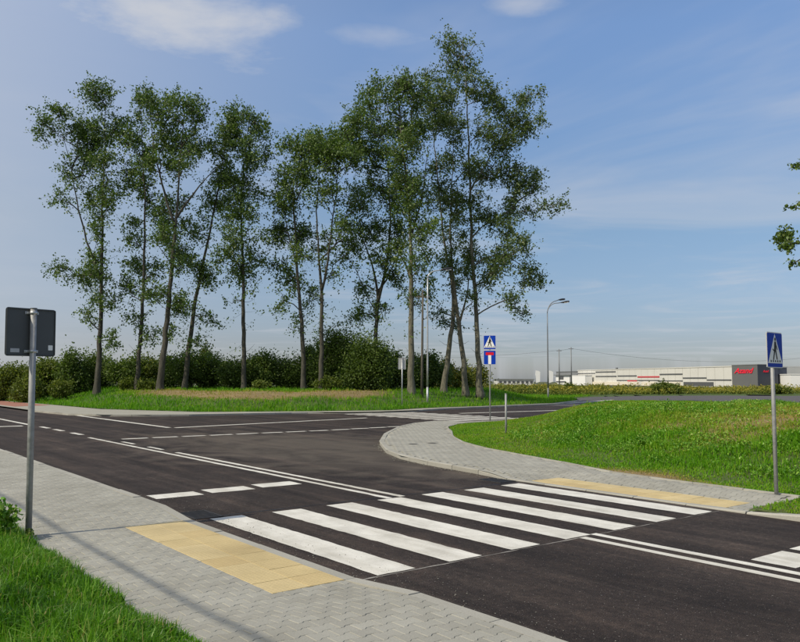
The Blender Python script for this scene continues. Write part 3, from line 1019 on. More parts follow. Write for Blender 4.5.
def dry(u, v):
    """0 lush .. 1 bare dry earth"""
    d = pdist(np.c_[u, v], MG)
    x = 0.10 + 0.42 * ss(2.5, 6.0, d) * ss(-9, 1, u) + 0.12 * ss(4.0, 6.8, d) + 1.1 * (vnoise(u + 40, v + 9, 2.4) - 0.5) * ss(-6, 2, u) + 0.7 * (vnoise(u + 11, v + 5, 0.8) - 0.5) * ss(0.5, 3, d) + 0.45 * (1 - ss(0.1, 1.0, d)) * ss(-1.5, 0.5, u) * (1 - ss(3, 4, u))
    x = x + 0.55 * np.exp(-(((u - 7.5) / 2.0) ** 2 + ((v - 13.5) / 1.5) ** 2)) + 0.45 * np.exp(-(((u - 1.0) / 1.6) ** 2 + ((v - 9.1) / 0.5) ** 2))
    return np.clip(x, 0, 1)
build_ground_patch('grass_mound', np.concatenate([np.arange(-17, 16, 0.22), np.arange(16, 60, 1.5)]), np.concatenate([np.arange(6.72, 24, 0.22), np.arange(24, 80, 1.2)]), z_mound,
                   lambda c: 0.15 + 0.8 * dry(c[:, 0], c[:, 1]), True, lambda c: inpoly(c, MPOLY) | (pdist(c, MG) < 0.5))
n = 500000
pu, pv = rng.uniform(-16, 16, n), rng.uniform(6.8, 30, n)
k = inpoly(np.c_[pu, pv], MPOLY)
pu, pv = pu[k], pv[k]
zz = z_mound(np.c_[pu, pv])
Pm = uvz(pu, pv, 0.0); Pm[:, 2] = zz
k = seen(Pm, 170)
Pm, pu, pv = Pm[k], pu[k], pv[k]
dm = pdist(np.c_[pu, pv], MG)
dr = dry(pu, pv)
# the strip at the foot is mown short, the bank itself grows tall and patchy
mown = np.maximum(1 - ss(1.2, 2.4, dm + 0.8 * (vnoise(pu, pv, 1.1) - 0.5)), (1 - ss(-9.5, -7.0, pu - 0.3 * (pv - 14))) )
dens = np.clip(0.95 - 0.8 * np.maximum(0, dr - 0.45) / 0.55, 0.15, 1) * (0.45 + 0.75 * vnoise(pu, pv, 0.8))
k = rng.random(len(pu)) < dens
Pm, pu, pv, dm, dr, mown = Pm[k], pu[k], pv[k], dm[k], dr[k], mown[k]
clump = vnoise(pu, pv, 0.5)
L = (0.055 + 0.15 * (1 - mown) * (0.15 + 1.1 * clump ** 1.5)) * rng.uniform(0.6, 1.4, len(pu)) * (1 - 0.3 * dr)
tint = np.clip(0.30 + 0.20 * mown + 0.30 * (vnoise(pu, pv, 1.3) - 0.5) + 0.62 * np.maximum(0, dr - 0.12) + rng.normal(0, 0.13, len(pu)), 0, 1)
go = blade_field('bank_grass', Pm, L, rng.uniform(0.012, 0.026, len(pu)), M['grass_mound'], None, tint, 1.05)
tag(go, 'patchy green and dry grass covering the bank beside the right pavement', 'grass', kind='stuff')
# broad leaved ground cover on the bank
k = (mown < 0.5) & (rng.random(len(pu)) < 0.45 * (0.15 + 1.6 * ss(0.4, 0.65, vnoise(pu + 7, pv, 0.8))))
Pc = Pm[k] + np.c_[rng.normal(0, 0.05, k.sum()), rng.normal(0, 0.05, k.sum()), rng.uniform(0.03, 0.15, k.sum())]
tc = np.clip(rng.beta(1.2, 1.3, k.sum()) * 0.9 + 0.4 * (vnoise(pu[k], pv[k] + 30, 1.1) - 0.5) + 0.3 * dr[k], 0, 1)
cov = leaf_cloud('clover_cover', Pc, 0.05, M['weed'], None, tc, 0.8, 2.0)
tag(cov, 'broad leaved clover and weeds spread over the grass bank', 'ground cover', kind='stuff')

# far verge in front of and under the trees
def z_far(P):
    d = pdist(P, EDGE)
    ins = inpoly(P, EDGE + [(160, 170), (160, 220), (-110, 220), (-110, 90)])
    x, y = P[:, 0], P[:, 1]
    z = 0.10 + 1.05 * ss(0.5, 8, d) * (1 - 0.85 * ss(8, 16, x)) * (1 - ss(78, 100, y)) + 0.10 * (vnoise(x, y, 2.5) - 0.5) * ss(0.3, 3, d)
    return np.where(ins, z, 0.07 - 0.6 * ss(0.1, 1.2, d))
FPOLY = EDGE + [(160, 170), (160, 220), (-110, 220), (-110, 90)]
def far_dry(x, y):
    d = pdist(np.c_[x, y], EDGE)
    a = ss(4.2, 5.6, d + 1.2 * (vnoise(x, y, 3) - 0.5)) * (1 - ss(8.5, 10.5, d)) * ss(-25, -16, x) * (1 - ss(-3, 1, x))
    return np.clip(a, 0, 1)
build_ground_patch('far_verge', np.concatenate([np.arange(-100, -46, 3.0), np.arange(-46, 30, 0.8), np.arange(30, 160, 4.0)]), np.concatenate([np.arange(43, 76, 0.6), np.arange(76, 215, 4.0)]), z_far,
                   lambda c: 0.12 + 0.75 * far_dry(c[:, 0], c[:, 1]), False, lambda c: inpoly(c, FPOLY) | (pdist(c, EDGE) < 1.3))
n = 240000
px_, py_ = rng.uniform(-46, 34, n), 44 + rng.uniform(0, 1, n) ** 1.3 * 58
k = inpoly(np.c_[px_, py_], FPOLY)
px_, py_ = px_[k], py_[k]
k = seen(np.c_[px_, py_, np.full(len(px_), 0.8)], 110)
px_, py_ = px_[k], py_[k]
fd = far_dry(px_, py_)
de = pdist(np.c_[px_, py_], EDGE)
k = rng.random(len(px_)) < np.where(fd > 0.5, 0.35, 0.95) * (1 - 0.6 * ss(9, 14, de)) * (0.5 + 0.7 * vnoise(px_, py_, 1.2))
px_, py_, fd, de = px_[k], py_[k], fd[k], de[k]
Pf = np.c_[px_, py_, z_far(np.c_[px_, py_])]
L = rng.uniform(0.12, 0.36, len(px_)) * (0.5 + 0.9 * vnoise(px_, py_, 1.0)) * (1 - 0.5 * fd)
tint = np.clip(0.33 + 0.35 * (vnoise(px_, py_, 1.6) - 0.5) + 0.62 * fd + rng.normal(0, 0.12, len(px_)), 0, 1)
go = blade_field('verge_grass', Pf, L, rng.uniform(0.03, 0.06, len(px_)), M['grass_mound'], None, tint, 0.6)
tag(go, 'tall green grass on the bank in front of the trees', 'grass', kind='stuff')

# goldenrod field beyond the side road
npl = 7500
gx, gy = rng.uniform(2, 120, npl), rng.uniform(98, 150, npl)
k = inpoly(np.c_[gx, gy], FPOLY) & (pdist(np.c_[gx, gy], EDGE) > 2.0)
gx, gy = gx[k], gy[k]
hh = (0.40 + 1.1 * vnoise(gx, gy, 6.0)) * rng.uniform(0.7, 1.25, len(gx))
reps = 15
X = np.repeat(gx, reps) + rng.normal(0, 0.28, len(gx) * reps)
Y = np.repeat(gy, reps) + rng.normal(0, 0.28, len(gx) * reps)
Hh = np.repeat(hh, reps)
fz = rng.uniform(0.05, 1, len(X))
Z = np.repeat(z_far(np.c_[gx, gy]), reps) + Hh * fz
patch = np.repeat(vnoise(gx + 13, gy, 9.0), reps)
tint = np.clip(0.18 + 0.62 * fz ** 1.2 * (0.4 + 1.0 * patch) + rng.normal(0, 0.13, len(X)), 0, 1)
gf = leaf_cloud('goldenrod', np.c_[X, Y, Z], 0.30, M['goldenrod'], None, tint, 0.6, 0.4)
tag(gf, 'yellow flowering goldenrod growing wild in front of the factory', 'wild plants', kind='stuff')

# ------------------------------------------------------------------ trees
TREES = {
 't1': {'base': (-24.61, 62.5, 0.66), 'stems': [[(0.0, 0.13, 0.3), (0.14, 5.35, 0.24), (0.07, 11.96, 0.18), (-0.06, 15.73, 0.14), (0.05, 19.54, 0.09), (0.04, 24.67, 0.03)], [(0.0, 9.22, 0.14), (-0.57, 11.29, 0.12), (-1.2, 12.96, 0.1), (-1.98, 16.15, 0.08), (-2.69, 19.53, 0.05), (-3.57, 22.76, 0.02)]], 'clumps': [(-0.29, 24.5, 1.06, 1.31, 1.0), (-0.32, 25.36, 0.57, 0.57, 0.8), (-3.56, 22.42, 1.63, 1.23, 1.0), (-4.71, 21.9, 0.74, 0.65, 0.8), (-3.43, 23.45, 0.82, 0.57, 1.0), (-1.78, 21.83, 1.06, 0.98, 1.0), (-1.89, 20.21, 1.31, 0.98, 1.0), (0.86, 22.7, 0.82, 1.14, 1.0), (-0.45, 21.92, 0.9, 0.9, 1.0), (-2.23, 18.34, 0.9, 0.9, 0.8), (-3.3, 15.97, 1.06, 0.41, 0.7), (-1.99, 16.4, 0.74, 0.74, 0.8), (-0.45, 17.33, 0.9, 1.47, 0.6), (0.91, 18.87, 0.9, 0.9, 1.0), (0.68, 15.74, 0.98, 0.98, 0.6), (-0.84, 14.3, 0.82, 0.82, 0.5), (-3.08, 10.12, 0.9, 0.57, 0.7), (-1.58, 9.88, 0.98, 0.98, 0.9), (-0.73, 11.29, 0.82, 0.74, 0.8), (0.46, 10.14, 0.74, 0.9, 0.7), (0.86, 8.32, 0.98, 1.06, 0.6), (-0.8, 6.33, 0.65, 0.9, 0.5), (1.38, 5.03, 0.82, 0.98, 0.5), (-1.03, 8.14, 0.57, 0.65, 0.6), (0.11, 13.13, 0.74, 0.98, 0.5)]},
 't2': {'base': (-21.53, 63, 1.07), 'stems': [[(0.0, -0.28, 0.24), (0.25, 4.98, 0.2), (0.31, 10.81, 0.16), (0.34, 15.45, 0.12), (-0.14, 20.14, 0.07), (-0.55, 24.89, 0.02)]], 'clumps': [(-0.29, 24.89, 0.74, 0.74, 0.8), (-0.51, 23.59, 0.99, 0.99, 1.0), (-1.1, 21.0, 0.91, 1.24, 1.0), (-1.53, 18.76, 0.99, 0.99, 0.9), (-0.22, 17.06, 0.99, 0.99, 0.9), (0.68, 15.2, 0.91, 1.07, 0.7), (-0.42, 12.99, 1.07, 0.99, 0.8), (-1.01, 10.64, 0.91, 0.91, 0.8), (0.59, 9.97, 0.74, 0.99, 0.7), (-1.19, 8.46, 0.91, 0.99, 0.7), (0.89, 8.14, 0.74, 0.91, 0.6), (-0.28, 5.97, 0.91, 0.91, 0.5), (1.08, 4.57, 0.82, 0.82, 0.5), (0.19, 20.14, 0.91, 1.07, 0.8), (1.48, 13.34, 0.66, 0.82, 0.5)]},
 't3': {'base': (-19.02, 61, 1.1), 'stems': [[(0.0, -0.26, 0.34), (0.27, 4.03, 0.29), (0.62, 8.86, 0.25), (0.89, 13.58, 0.21), (0.99, 15.8, 0.14), (1.2, 19.94, 0.09), (1.36, 23.03, 0.03)], [(0.81, 13.34, 0.15), (-0.24, 16.2, 0.12), (-0.99, 19.51, 0.08), (-1.5, 22.84, 0.02)], [(0.95, 14.15, 0.13), (2.11, 16.05, 0.11), (3.13, 17.38, 0.08), (4.48, 18.87, 0.03)]], 'clumps': [(-1.35, 23.35, 0.88, 0.8, 1.0), (0.14, 22.69, 1.2, 0.96, 1.0), (1.78, 22.69, 1.04, 0.88, 1.0), (3.1, 22.03, 0.88, 0.96, 1.0), (-0.62, 20.84, 1.12, 1.04, 1.0), (1.03, 20.19, 1.2, 1.04, 0.9), (2.66, 19.94, 0.96, 0.88, 1.0), (-1.37, 18.68, 0.88, 0.96, 0.9), (0.12, 17.86, 0.96, 0.96, 0.8), (-0.29, 14.97, 1.04, 0.96, 0.7), (1.9, 18.03, 0.72, 0.8, 0.7), (0.28, 12.11, 0.96, 0.96, 0.8), (1.47, 9.84, 0.88, 0.96, 0.7), (-0.24, 7.89, 0.8, 0.96, 0.6), (1.54, 7.25, 0.72, 0.8, 0.5), (0.82, 15.8, 0.8, 0.8, 0.6), (0.8, 5.24, 0.8, 0.8, 0.4)]},
 't4': {'base': (-17.96, 64, 1.1), 'stems': [[(0.0, -0.31, 0.28), (0.24, 3.36, 0.26), (0.71, 7.57, 0.22), (1.38, 11.14, 0.18), (1.97, 14.56, 0.14), (2.49, 17.67, 0.1), (2.99, 22.2, 0.03)]], 'clumps': [(2.96, 23.25, 1.0, 1.0, 1.0), (4.17, 22.91, 0.84, 0.92, 1.0), (3.52, 21.33, 1.09, 0.92, 1.0), (2.7, 20.02, 1.17, 1.0, 1.0), (2.91, 18.02, 1.42, 1.17, 1.2), (2.02, 16.29, 1.09, 0.92, 1.1), (0.64, 13.7, 1.17, 1.0, 1.1), (-0.31, 11.3, 1.0, 1.0, 1), (1.33, 9.69, 1.09, 1.17, 1.1), (0.31, 7.06, 0.92, 1.0, 1), (-1.37, 12.66, 0.75, 0.75, 0.8), (1.67, 6.05, 0.67, 0.67, 0.6), (3.97, 16.12, 0.75, 0.75, 0.7), (1.23, 3.78, 1.09, 0.67, 0.5)]},
 't5': {'base': (-12.84, 63, 1.1), 'stems': [[(0.0, -0.26, 0.25), (-0.08, 7.48, 0.21), (-0.25, 11.66, 0.16), (-0.59, 15.89, 0.12), (-0.18, 20.16, 0.06), (0.1, 23.17, 0.02)]], 'clumps': [(-0.06, 22.91, 0.91, 0.82, 1.0), (0.8, 21.88, 0.74, 0.82, 1.0), (1.25, 20.17, 0.66, 0.49, 1.0), (-0.01, 20.16, 0.99, 0.82, 1.0), (0.19, 18.79, 1.07, 0.74, 1.0), (-0.19, 16.91, 1.32, 0.74, 1.1), (1.25, 16.07, 0.49, 0.33, 0.8), (-0.9, 14.87, 1.07, 0.82, 1.1), (0.77, 14.71, 0.74, 0.58, 1.0), (-0.68, 12.25, 1.32, 0.99, 1.2), (1.01, 10.83, 0.82, 0.74, 1), (-0.46, 9.82, 0.99, 0.82, 1), (-1.73, 10.98, 0.74, 0.66, 0.8), (1.31, 12.51, 0.58, 0.49, 0.7), (-1.24, 7.48, 0.41, 0.41, 0.3), (0.82, 8.15, 0.41, 0.41, 0.3)]},
 't6': {'base': (-7.84, 63, 1.1), 'stems': [[(0.0, -0.24, 0.28), (-0.15, 4.19, 0.24), (-0.54, 8.34, 0.2), (-0.85, 12.53, 0.16), (-1.16, 15.91, 0.12), (-0.97, 20.18, 0.05)], [(-0.65, 10.18, 0.1), (-1.53, 12.95, 0.08), (-1.91, 15.91, 0.04)]], 'clumps': [(-2.03, 17.95, 0.99, 1.07, 1.0), (-0.8, 20.01, 1.07, 0.91, 1.0), (0.69, 21.22, 0.91, 0.91, 1.0), (-1.58, 15.91, 1.24, 1.07, 1.1), (-2.12, 13.2, 0.91, 1.07, 1.1), (-2.4, 10.67, 0.74, 0.74, 0.9), (-0.54, 13.79, 1.07, 0.99, 1), (0.07, 17.62, 1.24, 1.07, 1.1), (-0.42, 11.35, 0.99, 0.91, 0.8), (-1.38, 9.17, 0.99, 0.74, 0.8), (-1.85, 7.25, 0.74, 0.66, 0.6), (0.38, 7.68, 0.74, 0.99, 0.6), (-0.67, 5.68, 0.58, 0.58, 0.4), (0.88, 19.5, 0.99, 0.91, 1.0)]},
 't7': {'base': (-6.34, 62, 1.1), 'stems': [[(0.0, -0.21, 0.27), (-0.07, 4.96, 0.23), (-0.03, 8.39, 0.2), (-0.39, 10.86, 0.14), (-0.61, 14.85, 0.1), (-0.34, 19.88, 0.03)], [(-0.03, 8.23, 0.14), (0.43, 10.54, 0.12), (0.72, 13.6, 0.09), (1.17, 17.36, 0.06), (1.71, 21.16, 0.02)], [(0.51, 10.87, 0.09), (1.39, 13.02, 0.07), (2.18, 15.28, 0.03)]], 'clumps': [(0.47, 20.9, 1.13, 0.89, 1.0), (1.79, 21.76, 1.05, 0.89, 1.0), (0.17, 18.37, 1.22, 1.05, 1.0), (1.82, 18.8, 1.22, 1.05, 1.0), (0.37, 15.85, 1.22, 0.97, 0.8), (2.34, 15.7, 1.05, 0.97, 0.8), (1.55, 13.03, 0.97, 0.97, 0.6), (-0.25, 12.35, 0.89, 0.89, 0.6), (0.6, 10.04, 0.81, 0.81, 0.4), (2.38, 12.2, 0.81, 0.81, 0.5), (1.14, 19.89, 0.97, 0.81, 1.0)]},
 't8': {'base': (-2.17, 65, 1.1), 'stems': [[(0.0, -0.24, 0.3), (0.05, 4.33, 0.26), (0.37, 7.75, 0.22), (-0.26, 11.02, 0.13), (-1.22, 13.27, 0.09), (-2.02, 15.97, 0.03)], [(0.37, 7.75, 0.18), (1.03, 11.03, 0.15), (1.35, 14.68, 0.11), (1.06, 19.95, 0.07), (-0.02, 24.83, 0.02)], [(0.53, 8.44, 0.12), (1.46, 10.34, 0.1), (1.96, 12.51, 0.05)]], 'clumps': [(-1.23, 24.2, 1.02, 0.85, 1.0), (-1.56, 21.88, 1.19, 1.1, 1.0), (0.17, 22.78, 1.19, 1.1, 1.0), (-0.5, 19.76, 1.27, 1.19, 1.0), (1.23, 19.95, 1.27, 1.19, 1.0), (-1.0, 17.03, 1.27, 1.1, 1.0), (1.08, 16.78, 1.27, 1.1, 1.0), (-0.45, 13.8, 1.27, 1.02, 1.0), (1.7, 13.64, 1.1, 1.02, 1.0), (-2.15, 11.53, 1.19, 0.85, 0.8), (0.77, 11.03, 1.27, 0.85, 1.0), (-1.27, 9.12, 1.02, 0.76, 0.8), (1.81, 9.13, 0.85, 0.76, 0.8), (-2.61, 14.49, 0.93, 0.85, 0.7), (-0.37, 25.28, 0.76, 0.68, 1.0), (0.03, 6.89, 1.1, 0.76, 0.7), (-1.93, 6.45, 0.85, 0.76, 0.6)]},
 't9': {'base': (0.91, 61.5, 0.92), 'stems': [[(0.0, 0.01, 0.36), (-0.02, 4.34, 0.31), (-0.04, 9.2, 0.27), (-0.05, 13.3, 0.22), (-0.48, 17.44, 0.16), (-0.91, 21.63, 0.1), (-1.25, 25.0, 0.03)], [(-0.04, 9.53, 0.12), (-0.77, 11.25, 0.09), (-1.59, 12.31, 0.04)], [(-0.05, 12.89, 0.13), (0.84, 15.79, 0.1), (1.32, 19.96, 0.05)]], 'clumps': [(-3.31, 24.48, 0.72, 0.64, 1.0), (-1.83, 24.83, 1.13, 0.88, 1.0), (-0.51, 24.33, 0.96, 0.96, 1.0), (0.65, 24.84, 0.88, 0.96, 1.0), (-0.99, 22.3, 1.21, 1.05, 1.0), (0.66, 21.8, 1.21, 1.13, 1.0), (-0.32, 19.53, 1.29, 1.13, 1.0), (0.34, 16.95, 1.21, 1.05, 1.0), (-0.63, 14.46, 1.21, 0.96, 1.0), (1.01, 13.14, 1.05, 1.05, 1.0), (-1.1, 11.65, 0.96, 0.8, 0.8), (0.69, 10.35, 0.96, 0.88, 0.9), (1.5, 8.23, 0.72, 0.96, 0.7), (-0.68, 25.52, 0.72, 0.64, 0.8), (-1.13, 17.27, 0.96, 0.96, 1.0), (0.05, 7.58, 0.8, 0.72, 0.5)]},
 't10': {'base': (3.7, 65.5, 0.98), 'stems': [[(0.0, -0.11, 0.33), (0.51, 3.65, 0.28), (0.94, 6.66, 0.24), (0.86, 9.25, 0.2), (0.08, 13.17, 0.15), (-0.45, 18.46, 0.11), (-0.98, 23.81, 0.05), (-1.16, 27.41, 0.02)]], 'clumps': [(-0.28, 25.79, 1.11, 1.11, 1.0), (-1.34, 27.78, 0.77, 0.86, 0.8), (-0.28, 23.09, 1.2, 1.11, 1.0), (0.25, 20.06, 1.2, 1.11, 1.0), (-0.62, 17.04, 1.2, 1.11, 1.0), (1.12, 14.23, 1.03, 1.03, 1.0), (0.25, 11.6, 1.03, 0.94, 0.8), (1.11, 9.17, 0.77, 0.77, 0.6), (-0.52, 7.25, 0.77, 0.77, 0.5), (-1.33, 24.71, 0.86, 0.86, 1.0), (1.12, 17.14, 0.94, 0.94, 0.9), (0.77, 6.4, 0.77, 0.68, 0.4)]},
 't11': {'base': (5.61, 65, 0.66), 'stems': [[(0.0, 0.24, 0.31), (-0.33, 4.38, 0.27), (-0.76, 7.2, 0.24), (-1.01, 9.52, 0.18), (-1.35, 13.41, 0.12), (-1.18, 18.66, 0.07), (-1.0, 24.86, 0.02)], [(-0.5, 6.35, 0.14), (0.01, 8.23, 0.11), (0.45, 10.39, 0.07), (1.05, 12.55, 0.03)]], 'clumps': [(-0.91, 27.73, 1.1, 1.1, 0.6), (-1.18, 25.04, 1.1, 1.1, 0.8), (-0.48, 22.2, 1.02, 1.02, 0.7), (0.03, 19.37, 1.02, 1.02, 0.8), (-1.35, 15.85, 1.02, 0.93, 0.8), (0.19, 12.98, 0.93, 0.93, 0.8), (-0.32, 10.64, 0.85, 0.85, 0.7), (1.05, 11.86, 0.85, 0.76, 0.7), (0.36, 8.23, 0.68, 0.76, 0.5)]},
 't12': {'base': (6.8, 65, 0.46), 'stems': [[(0.0, 0.44, 0.33), (-0.16, 4.16, 0.28), (-0.4, 9.29, 0.24), (-0.65, 13.61, 0.21), (-0.81, 18.86, 0.17), (-0.97, 23.28, 0.12), (-1.14, 27.75, 0.07), (-1.48, 31.36, 0.02)], [(-0.64, 14.05, 0.1), (0.91, 15.54, 0.08), (3.07, 16.42, 0.05), (5.91, 16.44, 0.02)], [(-0.81, 17.98, 0.1), (0.76, 20.63, 0.08), (2.25, 23.3, 0.05), (3.75, 26.43, 0.02)], [(-0.56, 11.7, 0.09), (1.07, 12.58, 0.07), (3.04, 12.33, 0.05), (4.48, 10.35, 0.02)]], 'clumps': [(-1.83, 31.54, 1.1, 0.76, 0.5), (-0.78, 30.09, 1.1, 1.02, 0.45), (-2.36, 29.72, 1.02, 1.02, 0.5), (-2.71, 31.17, 0.68, 0.59, 0.5), (-0.08, 31.73, 0.34, 0.34, 0.4), (-1.14, 27.39, 1.19, 1.1, 0.6), (0.61, 26.68, 1.1, 1.02, 1), (1.91, 25.61, 1.02, 0.93, 1), (3.84, 26.7, 0.85, 0.76, 1), (5.14, 26.26, 0.42, 0.34, 0.8), (2.07, 22.23, 1.27, 1.1, 1), (3.64, 24.19, 1.44, 1.1, 1.1), (5.38, 23.85, 0.51, 0.51, 0.8), (0.67, 19.75, 1.19, 1.1, 1), (2.49, 20.11, 1.1, 0.93, 0.9), (4.12, 19.06, 1.36, 0.85, 1.1), (5.34, 19.95, 0.59, 0.51, 0.9), (6.17, 16.44, 0.93, 0.42, 1), (4.54, 16.6, 0.93, 0.42, 0.9), (2.73, 16.86, 1.19, 0.59, 1), (0.65, 15.53, 1.02, 0.76, 1), (2.02, 14.67, 1.1, 0.59, 1), (3.39, 12.94, 0.85, 0.93, 1), (2.27, 12.41, 1.19, 0.59, 1), (1.49, 11.02, 1.1, 0.93, 1), (3.63, 10.52, 1.1, 0.76, 1), (4.82, 10.0, 0.59, 0.59, 0.9), (2.33, 8.19, 0.93, 0.51, 0.9), (3.26, 7.16, 0.51, 0.42, 0.8), (0.54, 10.15, 0.76, 0.85, 0.7), (0.42, 23.47, 1.1, 1.19, 0.6), (-0.12, 17.11, 0.76, 1.02, 0.6)]},
 't13': {'base': (16.39, 25, 0.21), 'stems': [[(0.0, 0.26, 0.26), (-0.01, 3.51, 0.2), (-0.03, 6.83, 0.14), (-0.02, 10.56, 0.08), (0.06, 14.02, 0.03)], [(-0.0, 4.5, 0.1), (-1.23, 5.82, 0.07), (-2.36, 6.48, 0.05), (-3.44, 6.75, 0.015)], [(-0.02, 6.16, 0.09), (-1.47, 7.83, 0.06), (-2.61, 8.5, 0.04), (-3.43, 8.84, 0.012)]], 'clumps': [(-3.37, 6.85, 0.29, 0.39, 1.0), (-3.45, 6.38, 0.23, 0.26, 0.8), (-3.33, 8.84, 0.26, 0.16, 1.0), (-3.17, 7.65, 0.13, 0.16, 0.6), (-2.52, 6.48, 0.46, 0.52, 0.6), (-2.51, 8.57, 0.46, 0.46, 0.6), (-1.22, 5.99, 0.98, 0.98, 0.8), (-1.47, 8.0, 0.85, 0.98, 0.8), (0.22, 8.51, 1.31, 1.31, 0.8), (0.01, 11.24, 1.11, 1.31, 0.8), (0.3, 14.02, 0.78, 0.98, 0.8), (1.45, 6.5, 1.11, 1.31, 0.8), (1.32, 10.56, 1.11, 1.31, 0.8), (-3.24, 5.74, 0.16, 0.13, 0.3)]},
}
SHRUBS = [(-36.5, 67.5, 0.05, 3.8, 2.29), (-33.68, 66.5, 0.05, 3.32, 1.91), (-31.85, 68.5, 0.37, 3.57, 1.97), (-28.42, 66.5, 0.62, 3.77, 1.3), (-27.02, 68.5, 1.03, 3.0, 1.61), (-24.51, 67.5, 1.1, 2.92, 1.59), (-22.72, 68.5, 1.1, 2.8, 1.61), (-21.24, 69.5, 1.1, 3.16, 1.64), (-18.25, 66.5, 1.1, 3.38, 1.91), (-16.65, 68.5, 1.1, 3.39, 1.61), (-14.07, 66.5, 1.1, 2.93, 1.74), (-11.98, 67.5, 1.1, 2.97, 1.94), (-9.84, 68.5, 1.1, 3.1, 1.79), (-7.99, 69.5, 1.1, 3.82, 1.64), (-5.4, 66.5, 1.1, 5.4, 2.26), (-2.82, 63.5, 1.1, 4.55, 1.99), (-0.69, 67.5, 1.1, 3.26, 1.94), (2.19, 69.5, 1.1, 3.34, 2.0), (-22.32, 63.0, 1.01, 1.08, 0.66), (-11.13, 62.0, 1.1, 0.9, 0.73), (-18.23, 71.5, 1.1, 3.75, 0.84), (-30.05, 62.0, 0.05, 2.05, 1.13), (-27.3, 62.0, 0.2, 1.78, 0.97), (-5.64, 62.0, 1.1, 1.07, 0.97), (-20.34, 62.5, 1.1, 0.86, 0.74)]

def skeleton(stems, tips, r_tip=0.014):
    """stems: list of (points Nx3, radii); tips Mx3 -> (branch tubes, each a list of (point, radius))"""
    nodes, rad, par = [], [], []
    for P, R in stems:
        for p, r in zip(P, R):
            nodes.append(p); rad.append(r); par.append(-1)
    n0 = len(nodes)
    nodes = list(nodes)
    order = np.argsort([np.min(np.linalg.norm(np.array(nodes[:n0]) - t, axis=1)) for t in tips])
    chains = []
    lo = min(p[2] for p in nodes)
    for t in order:
        t = tips[t]
        A = np.array(nodes)
        d = np.linalg.norm(A - t, axis=1)
        rise = (A[:, 2] - t[2] + 0.35 * d) / (d + 1e-6)
        cost = d * (1 + 1.6 * np.maximum(0, rise)) + np.where(A[:, 2] < lo + 4.0, 6.0, 0)
        i = int(np.argmin(cost))
        a = A[i]
        D = d[i]
        c = a + (t - a) * 0.45 + np.array([0, 0, 0.12 * D]) + rng.normal(0, 0.06 * D, 3)
        m = max(2, int(D / 0.7))
        prev = i
        ch = [i]
        for s in range(1, m + 1):
            f = s / m
            p = (1 - f) ** 2 * a + 2 * f * (1 - f) * c + f * f * t
            nodes.append(p); rad.append(0.0); par.append(prev)
            prev = len(nodes) - 1
            ch.append(prev)
        chains.append(ch)
    area = np.zeros(len(nodes))
    for ch in chains:
        j = ch[-1]
        while j >= n0:
            area[j] += r_tip ** 2
            j = par[j]
    rr = np.array([rad[j] if j < n0 else math.sqrt(area[j]) for j in range(len(nodes))])
    out = []
    for ch in chains:
        r0 = min(rr[ch[0]], rr[ch[1]] * 1.15)
        out.append(([nodes[j] for j in ch], [r0] + [rr[j] for j in ch[1:]]))
    return out

def smooth_path(pts, step=0.8):
    P = np.array(pts, float)
    t = np.arange(len(P))
    seg = np.linalg.norm(np.diff(P[:, :3], axis=0), axis=1)
    cum = np.concatenate([[0], np.cumsum(seg)])
    n = max(3, int(cum[-1] / step))
    s = np.linspace(0, cum[-1], n)
    Q = np.stack([np.interp(s, cum, P[:, k]) for k in range(P.shape[1])], 1)
    for _ in range(2):
        Q[1:-1] = 0.25 * Q[:-2] + 0.5 * Q[1:-1] + 0.25 * Q[2:]
    return Q

